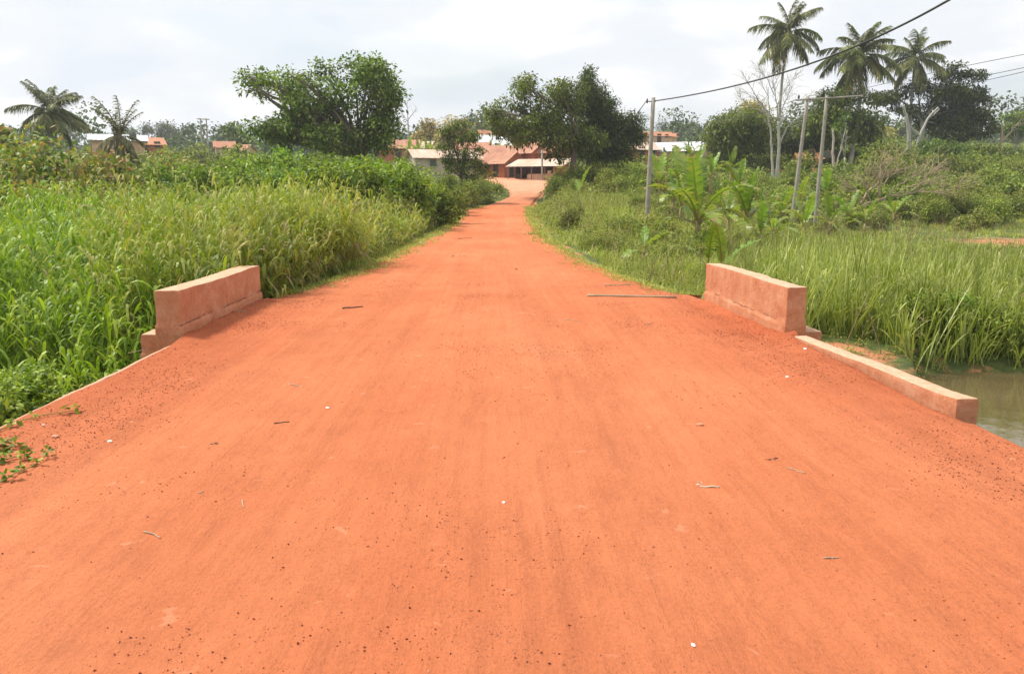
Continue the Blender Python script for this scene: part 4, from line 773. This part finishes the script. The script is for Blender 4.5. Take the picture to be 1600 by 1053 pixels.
bare('bare_tree', 'tiny faint leafless tree on the skyline above the village', (637, 215), [([(637, 215), (638, 195), (637, 182)], .22, .1), ([(637, 190), (630, 180), (624, 172)], .1, .05), ([(637, 188), (645, 178), (650, 172)], .1, .05), ([(637, 182), (637, 170), (636, 166)], .1, .05)], 190, PALEB, .22, 7)
bare('forked_tree', 'pale forked trunks leaning below the dark spreading tree', (1420, 235), [([(1422, 238), (1420, 210), (1416, 180), (1410, 165)], .26, .14), ([(1430, 240), (1438, 210), (1450, 185), (1466, 168)], .2, .1), ([(1438, 212), (1424, 200), (1416, 188)], .12, .08), ([(1434, 252), (1438, 232), (1446, 222)], .14, .08), ([(1450, 185), (1462, 178), (1470, 170)], .1, .05)], 104, PALEB, .26, 0)
bare('bare_tree', 'lone slim bare trunk right of the double poles', (1303, 265), [([(1303, 268), (1301, 235), (1303, 200)], .16, .1)], 92, PALEB, .16, 0)
bare('bare_tree', 'thin curved leafless sapling right of the double poles', (1300, 285), [([(1303, 262), (1312, 240), (1318, 215), (1326, 180)], .08, .04)], 88, PALEB, .08, 2)
bare('bare_tree', 'leaning broken bare trunk near the right frame edge', (1566, 222), [([(1564, 228), (1566, 205), (1564, 195)], .2, .12), ([(1566, 222), (1580, 205), (1592, 192)], .14, .08)], 110, DEADW, .2, 3)
bare('fallen_tree', 'fallen leafless tree with tangled tan branches lying across the right meadow', (1345, 318), [
    ([(1312, 334), (1335, 326), (1358, 318), (1385, 308), (1415, 304), (1445, 296)], .13, .05), ([(1345, 318), (1355, 300), (1372, 288), (1378, 270), (1390, 255)], .08, .03),
    ([(1372, 308), (1376, 290), (1374, 262), (1384, 250), (1402, 246)], .08, .025), ([(1385, 308), (1400, 290), (1415, 280), (1428, 268)], .07, .02), ([(1415, 304), (1440, 288), (1455, 272), (1470, 262)], .06, .02),
    ([(1360, 316), (1352, 298), (1346, 288)], .06, .02), ([(1400, 304), (1420, 292), (1445, 286), (1468, 284)], .06, .02), ([(1380, 290), (1395, 275), (1412, 262)], .05, .02), ([(1430, 300), (1455, 300), (1480, 296)], .05, .02), ([(1348, 312), (1338, 300), (1325, 296)], .05, .02)], 53, DEADW, .13, 14, 'fallen tree')

# ------------------------------------------------------------------ poles and wires
def pole(b, p0, p1, r): b.tube(np.linspace(p0, p1, 8), np.linspace(r, r * .72, 8), 12)
PT = at(1021, 153, 40); PBt = at(1010, 352, 40); PBt = PBt + (PBt - PT) * .12
e = empty('utility_pole', tuple(PBt)); tag(e, 'grey wooden utility pole right of the road carrying the thick dark wire', 'utility pole')
b = MB(); pole(b, (0, 0, -.4), PT - PBt, .13); b.build('pole', POLE, e, True)
b = MB(); q = PT - PBt + np.array((0, 0, -.18)); b.tube([q + (-.3, -.02, .0), q + (.12, -.02, 0)], .025, 6); b.tube([q + (-.3, 0, -.08), q + (-.3, 0, .14)], (.04, .03), 8); b.build('insulator', WIRE, e, True)
HT1 = at(1262, 152, 48); HB1 = at(1234, 362, 48); HT2 = at(1292, 150, 48.3); HB2 = at(1272, 358, 48.3); e = empty('double_pole', tuple((HB1 + HB2) / 2)); tag(e, 'pair of leaning wooden power poles joined by one crossarm', 'power pole'); O = (HB1 + HB2) / 2
for a_, c_ in ((HB1, HT1), (HB2, HT2)): b = MB(); pole(b, a_ - O - np.array((0, 0, .7)), c_ - O, .125); b.build('pole', POLE, e, True)
b = MB(); a1, a2 = at(1243, 157, 47.8) - O, at(1348, 150, 48.6) - O; b.tube(np.linspace(a1, a2, 4), .06, 6); b.build('crossarm', POLE, e)
INS = []
for px in (1248, 1300, 1344): q = at(px, np.interp(px, [1243, 1348], [155, 148]), 48.2); INS.append(q); b = MB(); b.tube([q - O, q - O + np.array((0, 0, .12)), q - O + np.array((0, 0, .22))], (.05, .07, .03), 8); b.build('insulator', WIRE, e, True)
def wire(pts, r, label, sag=0.0, group=None, mat=WIRE):
    p0, p1 = np.array(pts[0]), np.array(pts[-1]); t = np.linspace(0, 1, 30)[:, None]
    q = p0 + (p1 - p0) * t
    if len(pts) == 3: c = 2 * np.array(pts[1]) - (p0 + p1) / 2; q = (1 - t) ** 2 * p0 + 2 * t * (1 - t) * c + t * t * p1
    q[:, 2] -= sag * 4 * (t * (1 - t))[:, 0]; b = MB(); b.tube(q - p0, r, 6); o = b.build('wire', mat, None, True, tuple(p0)); tag(o, label, 'wire', group)
wq = PT + np.array((.1, 0, -.15))
wire([wq, at(1236, 110, 28), at(1530, -28, 18)], .028, 'thick dark twisted wire rising from the pole to the upper right corner')
wire([PT + np.array((-.3, 0, -.1)), at(950, 225, 58)], .02, 'thin dark wire sloping down left from the pole into the tree', .2)
wire([INS[1], at(1440, 118, 40), at(1640, 78, 30)], .012, 'topmost of the three thin wires leading right from the double pole')
wire([INS[1] + np.array((.2, 0, 0)), at(1450, 134, 40), at(1650, 95, 30)], .012, 'middle of the three thin wires leading right from the double pole')
wire([INS[2], at(1460, 140, 40), at(1650, 100, 30)], .012, 'lowest of the three thin wires leading right from the double pole')
wire([INS[0], at(1095, 196, 80)], .014, 'thin wire sloping left from the double pole to the olive tree', .3)
wire([INS[0] + np.array((.3, 0, -.2)), at(1100, 188, 82)], .014, 'upper thin wire running left above the olive tree', .3)
Tp = at(313, 185, 200); e = empty('double_pole', (Tp[0], 200, float(ground_z(Tp[0], 200)))); tag(e, 'tiny distant twin poles on the left skyline', 'power pole'); O = np.array(e.location)
for px in (313, 322): b = MB(); c_ = at(px, 185, 200) - O; pole(b, (c_[0], 0, 0), c_, .2); b.build('pole', POLE, e, True)
b = MB(); b.tube([at(308, 186, 199.7) - O, at(327, 187, 199.7) - O], .14, 4); b.build('crossarm', POLE, e)
e_p = at(847, 283, 102); tp = at(847, 240, 102); o = MB(); o.tube([(0, 0, -.5), tp - e_p + np.array((0, 0, .4))], (.14, .11), 8); tag(o.build('utility_pole', POLE, None, True, tuple(e_p)), 'thin yellowish pole standing in front of the open shed', 'utility pole')

# ------------------------------------------------------------------ village
def house(label, px, py, Y, w, d, h, rh, rz, roof, wall, over=.45, open_=(('d', 0), ('w', 1.8)), name='village_house', group=None, zadd=0, side_open=(), kind='gable'):
    """ridge along local X; front is local -Y; origin at ground"""
    p = at(px, py, Y); z = float(ground_z(p[0], Y)) if py is None or zadd is None else p[2]; e = empty(name, (p[0], Y, z), rz); tag(e, label, 'house', group)
    T = .12; b = MB(); hw, hd = w / 2, d / 2
    b.box((0, -hd + T / 2, h / 2 - .4), (w, T, h + .8)); b.box((0, hd - T / 2, h / 2 - .4), (w, T, h + .8))
    for s in (-1, 1):
        x0, x1 = s * hw, s * (hw - T); x0, x1 = min(x0, x1), max(x0, x1)
        b.box(((x0 + x1) / 2, 0, h / 2 - .4), (T, d - 2 * T - .002, h + .8))
        b.hexa([(x0, -hd, h), (x1, -hd, h), (x1, 0, h), (x0, 0, h), (x0, -hd + .05, h + .01), (x1, -hd + .05, h + .01), (x1, 0, h + rh), (x0, 0, h + rh)])
        b.hexa([(x0, 0, h), (x1, 0, h), (x1, hd, h), (x0, hd, h), (x0, 0, h + rh), (x1, 0, h + rh), (x1, hd - .05, h + .01), (x0, hd - .05, h + .01)])
    b.build('wall', wall, e)
    for s in (-1, 1):
        b = MB(); sl = rh / hd; nx = 24; X = np.linspace(-hw - over, hw + over, nx + 1)
        for i in range(nx):
            x0, x1 = X[i], X[i + 1] - .004; dz = .02 * (i % 2)
            ye = s * (hd + over); ze = h - over * sl + .03 + dz; zr_ = h + rh + .03 + dz
            q = [(x0, 0, zr_), (x1, 0, zr_), (x1, ye, ze), (x0, ye, ze)]; q2 = [(a_, b_, c_ + .05) for a_, b_, c_ in q]; b.hexa(q + q2 if s > 0 else [q[1], q[0], q[3], q[2], q2[1], q2[0], q2[3], q2[2]])
        b.build('roof', roof, e)
    def opening(kind_, x, y, nrm):
        ww, hh, zb = (.85, 1.9, 0) if kind_ == 'd' else (.7, .75, 1.05)
        nm = 'door' if kind_ == 'd' else 'window'
        if nrm == 'y': c = (x, y - .012, zb + hh / 2); a_ = MB().box(c, (ww, .03, hh)); f = MB(); [f.box((x + s * (ww / 2 + .04), y - .02, zb + hh / 2), (.08, .06, hh)) for s in (-1, 1)]; f.box((x, y - .02, zb + hh + .045), (ww + .16, .06, .09))
        else: c = (y * 1.0 + .012 * np.sign(y), x, zb + hh / 2); a_ = MB().box(c, (.03, ww, hh)); f = MB(); [f.box((y + .02 * np.sign(y), x + s * (ww / 2 + .04), zb + hh / 2), (.06, .08, hh)) for s in (-1, 1)]; f.box((y + .02 * np.sign(y), x, zb + hh + .045), (.06, ww + .16, .09))
        o = a_.build(nm, DOORM if kind_ == 'd' else GREENP, e); f.build('frame', FRAMEM, o)
    for k_, x in open_: opening(k_, x, -hd, 'y')
    for k_, x, s in side_open: opening(k_, x, s * hw, 'x')
    return e
# front-row houses
house('mud-brick house with rust-red roof and dark gable left of the open shed', 778, 277, 112, 6.0, 4.2, 1.9, 1.3, R(-42), RUST, MUD, .5, (('d', 1.5), ('w', 0), ('d', -1.8)), side_open=(('d', -.6, 1), ('w', .9, 1)))
house('long pale-walled house with rust roof behind the mud-brick house', 782, 268, 122, 5.6, 4.5, 2.6, 1.1, R(5), RUST, MUDP, .4, (('w', 2.4), ('w', -2), ('d', 0)))
house('mud house with patched brown roof and a green window behind the open shed', 832, 268, 124, 4.6, 4.6, 2.8, 1.6, R(-50), RUST, MUD, .5, (('w', .4), ('d', -1.4)), side_open=(('w', 0, 1),))
house('cream-walled house with a pale rusty roof behind the conical tree', 693, 274, 108, 8.5, 5, 2.2, 1.0, R(18), RUSTP, CREAM, .5, (('d', 2.2), ('w', .6), ('w', -2)), side_open=(('w', 0, 1),))
house('rust-roofed house right of the largest tree', 622, 252, 128, 6.0, 4.2, 2.0, 1.2, R(8), RUST, MUD, .5)
house('low house with brown roof and white roof patch left of the conical tree', 652, 252, 132, 5.0, 4.2, 2.0, 1.0, R(-12), RUSTP, MUD, .5)
house('small brick house half hidden behind the bent tree trunk', 868, 265, 122, 4.2, 4.0, 2.5, 1.4, R(-30), RUST, MUD, .4)
house('house with brown roof between the conical tree and the mud-brick house', 738, 262, 126, 5, 4.2, 2.4, 1.3, R(-14), RUST, MUD, .4)
house('house with a broad white zinc roof behind the village centre', 768, 243, 150, 6.6, 6, 1.6, 1.9, R(20), ZINC, MUDP, .5)
house('small house with white zinc roof behind the bent tree', 855, 246, 150, 5, 4.5, 2.0, .8, R(-8), ZINC, MUD, .4)
house('tiny pink-roofed house on the hill above the white village roof', 762, 222, 200, 4.2, 4, 1.5, 1.2, R(5), ORNG, MUDP, .4)
house('tiny terracotta-walled house on the hill right of the white village roof', 791, 232, 185, 3, 3, 3, .9, R(15), ORNG, MUD, .3)
house('long white zinc-roofed building at the far left behind the withered palm', 186, 234, 110, 6.2, 5, 1.1, .75, R(24), ZINC, MUDP, .5)
house('orange-roofed house right of the far left white roof', 222, 243, 120, 5.2, 5, 1.5, 1.0, R(30), ORNG, MUD, .5)
house('small pink house low behind the bushes left of the largest tree', 352, 250, 150, 3.2, 3.4, 2.2, 1.0, R(20), ORNG, MUDP, .4)
house('small rusty house left of the largest tree crown', 380, 250, 155, 3.2, 3.4, 1.7, 1.0, R(-20), RUST, MUDP, .4)
house('orange-roofed house between the vine-covered tree and the thick-wire pole', 990, 254, 118, 5.5, 4.5, 1.8, 1.1, R(20), RUSTP, MUD, .4)
house('white zinc-roofed house right of the thick-wire pole above the bananas', 1062, 254, 118, 7.0, 4.8, 1.6, 1.2, R(-28), ZINC, MUDP, .4)
house('small white-roofed shack directly behind the thick-wire pole', 1015, 253, 124, 3.4, 3.6, 1.6, 1.0, R(12), ZINC, MUDP, .4)
house('distant orange-roofed house on the hill right of the thick-wire pole', 1024, 224, 190, 6.5, 5, 1.5, 1.0, R(8), ORNG, MUDP, .4)
house('tiny distant orange-roofed hut right of the hill house', 1047, 222, 200, 3, 3, 1.2, .8, R(-8), ORNG, MUDP, .4)
house('pinkish mud hut half hidden in scrub behind the double poles', 1262, 262, 96, 2.6, 2.6, 1.0, .6, R(-10), ORNG, MUDP, .3)
# open shed
p = at(838, 286, 106); e = empty('open_shed', (p[0], 106, p[2]), R(-22)); tag(e, 'open-sided shed with pale corrugated lean-to roof and half wall at the end of the road', 'shed')
b = MB(); b.box((1.2, -1.9, .45), (3.4, .15, 1.3)); b.box((-.575, -.9, .4), (.15, 1.84, 1.2)); b.box((2.95, 0, .9), (.15, 3.5, 2.2)); b.box((2.4, -1.902, 1.15), (.5, .1, .7)); b.build('half_wall', MUDP, e)
b = MB(); b.box((.2, 1.75, 1.3), (6.2, .15, 3.0)); b.box((-2.95, .9, 1.0), (.15, 1.6, 2.4)); b.build('back_wall', mudwall('shade_dark_mud', (.10, .06, .04)), e)  # mud colour darkened so the shed interior's shade is painted in
b = MB(); b.box((3.65, .2, 1.05), (1.2, 3.8, 2.5)); b.build('brick_end_room', MUD, e)
b = MB()
for i in range(26):
    x0 = -3.3 + i * .3; dz = .02 * (i % 2); q = [(x0, -2.7, 2.0 + dz), (x0 + .297, -2.7, 2.0 + dz), (x0 + .297, 2.1, 3.1 + dz), (x0, 2.1, 3.1 + dz)]; b.hexa(q + [(a, c, d_ + .04) for a, c, d_ in q])
b.build('roof', RUSTP, e)
for x in (-3.0, -1.2, .2, 2.0): b = MB(); b.tube([(x, -2.5, -.4), (x, -2.5, 2.03)], .07, 7); b.build('post', FRAMEM, e)
b = MB(); b.box((-2.3, -.6, .6), (.9, .08, 1.1)); b.build('door', DOORM, e)

# ------------------------------------------------------------------ small things on the road
def on_road(px, py): p = onz(px, py, 0.0); p[2] = float(road_z(np.array(p[0]), np.array(p[1]))); return p
def stick(name, label, a, c, r, mat, cat='stick', bend=0.0, n=8, lift=0.0, group=None):
    p0, p1 = on_road(*a), on_road(*c); t = np.linspace(0, 1, n)[:, None]; q = p0 + (p1 - p0) * t; side = np.array((-(p1 - p0)[1], (p1 - p0)[0], 0)); q = q + side * np.sin(t * math.pi) * bend
    q[:, 2] = [float(road_z(np.array(u[0]), np.array(u[1]))) + r * .8 for u in q]; q[1:-1] += rng.normal(0, r * (.35 if r < .02 else .05), (n - 2, 3)); q[:, 2] = np.linspace(q[0, 2], q[-1, 2], n) if r > .02 else q[:, 2]; b = MB(); b.tube(q - q[0], np.linspace(r, r * .75, n), 6)
    tag(b.build(name, mat, None, True, tuple(q[0])), label, cat, group)
stick('bamboo_stick', 'long straight pale stick lying across the right half of the road', (918, 464), (1057, 465), .022, DEADW, n=10)
stick('twig', 'dry pale twig with a knobbed end right of the road centre', (1094, 761), (1124, 762), .006, plain('pale_twig', (.62, .5, .36)))
b = MB(); p = on_road(1096, 759); crown(b, [((0, 0, .012), (.014, .01, .01))], .02, 60000, .6, .1, 1, .004); tag(b.build('seed_husk', plain('husk', (.62, .45, .34)), None, False, tuple(p)), 'small pale husk at the knobbed end of the dry twig', 'husk')
tw = [((450, 601), (476, 604)), ((428, 661), (452, 657)), ((225, 833), (250, 842)), ((378, 780), (381, 792)), ((1230, 735), (1258, 744)), ((1286, 875), (1310, 875)), ((310, 770), (318, 767)), ((535, 484), (567, 481)), ((370, 494), (384, 492)), ((200, 553), (225, 548)), ((880, 500), (908, 502)), ((1005, 510), (1020, 505)), ((715, 373), (738, 373)), ((945, 447), (985, 446))]
lb = ['reddish twig lying left of centre below the left parapet', 'short dark twig below the reddish twig', 'tan twig lying in the lower left of the road', 'short upright-looking straw in the lower left of the road', 'curved tan stem right of the dark leaf scrap', 'straight pale straw in the lower right of the road', 'tiny straw in the left of the road', 'thin brown twig on the far road left of centre', 'pale chip close to the left parapet', 'pale straw next to the left kerb', 'thin twig on the road centre before the long stick', 'tiny twig before the right parapet', 'dark branch scrap far up the road', 'short twig just behind the long stick']
for i, ((a, c), l) in enumerate(zip(tw, lb)): stick('twig', l, a, c, .004 + .006 * (a[1] < 500), (DEADW, DOORM)[i in (1, 7, 12)], 'twig', random.uniform(-.12, .12))
# white and pale stones
STM = plain('white_stone', (.75, .72, .66)); ORS = plain('orange_stone', (.55, .25, .14))
def stone(px, py, r, label, mat, name='stone', group=None):
    p = on_road(px, py); b = MB(); n, m = 8, 5; V = []; 
    for j in range(m + 1):
        for i in range(n): a_ = i * 2 * math.pi / n; f_ = math.pi * j / m; s_ = 1 + rng.normal(0, .12); V.append((r * s_ * math.sin(f_) * math.cos(a_) * 1.4, r * s_ * math.sin(f_) * math.sin(a_), r * s_ * .6 * math.cos(f_)))
    f_ = [(j * n + i, j * n + (i + 1) % n, (j + 1) * n + (i + 1) % n, (j + 1) * n + i) for j in range(m) for i in range(n)]
    b.add(V, f_); o = b.build(name, mat, None, False, (p[0], p[1], p[2] + r * .3), (0, 0, random.uniform(0, 3))); tag(o, label, 'stone', group)
stone(172, 693, .014, 'white pebble in the left of the road, brightest there', STM); stone(87, 684, .022, 'flat pinkish stone near the left vines', ORS)
stone(512, 636, .013, 'white pebble left of the road centre', STM); stone(1230, 590, .014, 'white pebble pair below the right parapet', STM); stone(1094, 664, .02, 'pale chip right of centre', ORS)
stone(787, 790, .009, 'tiny white pebble near the road centre', STM); stone(1258, 548, .016, 'white pebble touching the top of the right kerb', STM); stone(68, 666, .009, 'tiny white pebble above the left vines', STM)
stone(1083, 1013, .008, 'tiny white pebble at the bottom right of the road', STM)
for q, (px, py) in enumerate(((1200, 721), (1213, 719), (335, 695))):
    p = on_road(px, py); b = MB(); leafy(b, np.array([[0, 0, .008]]), np.array([.014]), 5, .036, .2, .6, .2, .2); tag(b.build('dead_leaf', DOORM, None, False, tuple(p)), ('dark curled leaf scrap left of the pair on the right side', 'dark curled leaf scrap right of the pair on the right side', 'single dark leaf crumb on the left side of the road')[q], 'leaf')
b = MB(); p = on_road(806, 422); leafy(b, np.array([[0, 0, .03]]), np.array([.06]), 6, .12, .3, .4, .2); tag(b.build('dead_leaf', DOORM, None, False, tuple(p)), 'dark leaf scrap on the far road right of centre', 'leaf')
b = MB(); p = on_road(708, 402); leafy(b, np.array([[0, 0, .03], [.25, 0, .03]]), np.array([.08, .05]), 6, .14, .3, .3, .2); tag(b.build('dead_leaf', DOORM, None, False, tuple(p)), 'dark leaf scrap on the far road left of centre', 'leaf')
for o_ in COL.objects:
    if o_.name.startswith('dead_leaf'): o_.scale = (.8, .8, .22)
# road gravel, one mass
b = MB(); n = 60000; y = 2.0 + 13 * rng.random(n) ** 1.2; x = rng.uniform(-3.5, 3.5, n); cl = fbm(x, y, .9, 61) + .16 * sstep(.6, 1, np.abs(x) / 3.5); keep = rng.random(n) < np.clip(.10 + cl * 2.6, .03, 1); x, y = x[keep], y[keep]; n = len(x); z = road_z(x, y)
r = np.exp(rng.normal(math.log(.0025), .42, n)) * (1 + .5 * (np.abs(x) > 2.6)) * (1 + y * .05); r = np.clip(r, .0012, .0065)
T = np.array([(0, 0, .8), (1, 0, 0), (.2, 1, .1), (-1, .1, 0), (-.1, -1, .1), (0, 0, -.8)]); V = T[None] * r[:, None, None] * rng.uniform(.6, 1.3, (n, 6, 1)) + np.stack((x, y, z + r * .4), 1)[:, None]
fq = np.array([(0, 1, 2, 2), (0, 2, 3, 3)]); fo = np.array([(0, 1, 5, 2), (0, 3, 5, 4), (0, 2, 5, 3), (0, 4, 5, 1)]); base_i = (np.arange(n) * 6)[:, None, None]
b.add(V.reshape(-1, 3), (fo[None] + base_i).reshape(-1, 4), np.repeat(rng.random(n), 6))
M = Mat('grit'); M.col(M.ramp(M.attr('rnd'), [(0, (.22, .10, .065)), (.35, (.33, .12, .07)), (.8, (.48, .16, .08)), (1, (.70, .36, .24))])); tag(b.build('gravel', M.m), 'scattered small dark grit and pebbles over the red road', 'gravel', None, 'stuff')
# dirt clods / litter at the far road edge
for q, (px, py, l) in enumerate(((718, 349, 'white litter scrap on the left road edge'), (846, 346, 'left pale litter scrap at the right edge of the far road'), (856, 348, 'right pale litter scrap at the right edge of the far road'), (655, 381, 'bluish litter scrap on the left verge'))):
    p = on_road(px, py); b = MB(); b.hexa([(0, 0, 0), (.14, .02, 0), (.13, .12, 0), (.01, .1, 0), (.02, 0, .03), (.12, .02, .05), (.1, .12, .02), (.02, .1, .05)]); tag(b.build('litter_scrap', STM, None, False, tuple(p)), l, 'litter')
# creeping vines at the left
def vine(pl, label):
    P = np.array([on_road(*q) for q in pl]); P[:, 2] = np.maximum(P[:, 2], -.02) + .012; t = np.linspace(0, 1, len(P)); tt = np.linspace(0, 1, 26); q = np.column_stack([np.interp(tt, t, P[:, i]) for i in range(3)]); q += np.column_stack((np.sin(tt * 22) * .008, np.sin(tt * 17) * .008, np.abs(np.sin(tt * 12)) * .008)); O = q[0].copy(); e = empty('creeping_vine', tuple(O)); tag(e, label, 'vine')
    b = MB(); b.tube(q - O, np.linspace(.005, .0025, 26), 5); b.build('stem', STEMG, e, True); b = MB(); C = (q - O)[np.array([3, 8, 9, 14, 20, 24, 25])] + np.array((0, 0, .025)); leafy(b, C, np.full(len(C), .022), 6, .045, .6, .75, .4); b.build('leaves', BROAD, e)
vine([(-40, 690), (0, 676), (30, 664), (60, 655), (100, 650), (120, 647)], 'uppermost green creeping vine running onto the left road edge')
vine([(-40, 770), (0, 758), (30, 742), (55, 732), (75, 714)], 'lowest green creeping vine with a leafy tip at the left road edge')
vine([(-30, 735), (0, 725), (25, 718), (45, 720)], 'short creeping vine between the two longer ones at the left edge')
b = MB(); p = on_road(10, 702); leafy(b, np.array([[0, 0, .03], [-.06, .03, .03], [.05, -.02, .02]]), np.array([.05] * 3), 9, .07, .5, .8, .4); tag(b.build('creeping_weed', COVER, None, False, tuple(p)), 'small rosette of round grey-green leaves among the vines', 'weed')

# ------------------------------------------------------------------ haze
M = Mat('haze_air'); M.t.nodes.remove(M.p); v = M.n('ShaderNodeVolumePrincipled'); v.inputs['Color'].default_value = (.93, .96, 1, 1); v.inputs['Density'].default_value = 0.00045; v.inputs['Anisotropy'].default_value = 0.2
M.l(v.outputs[0], M.o.inputs['Volume']); b = MB(); b.box((50, 400, 38.5), (1800, 1000, 84)); o = b.build('haze', M.m); o['kind'] = 'stuff'; tag(o, 'pale thin haze hanging over the whole valley', 'haze')
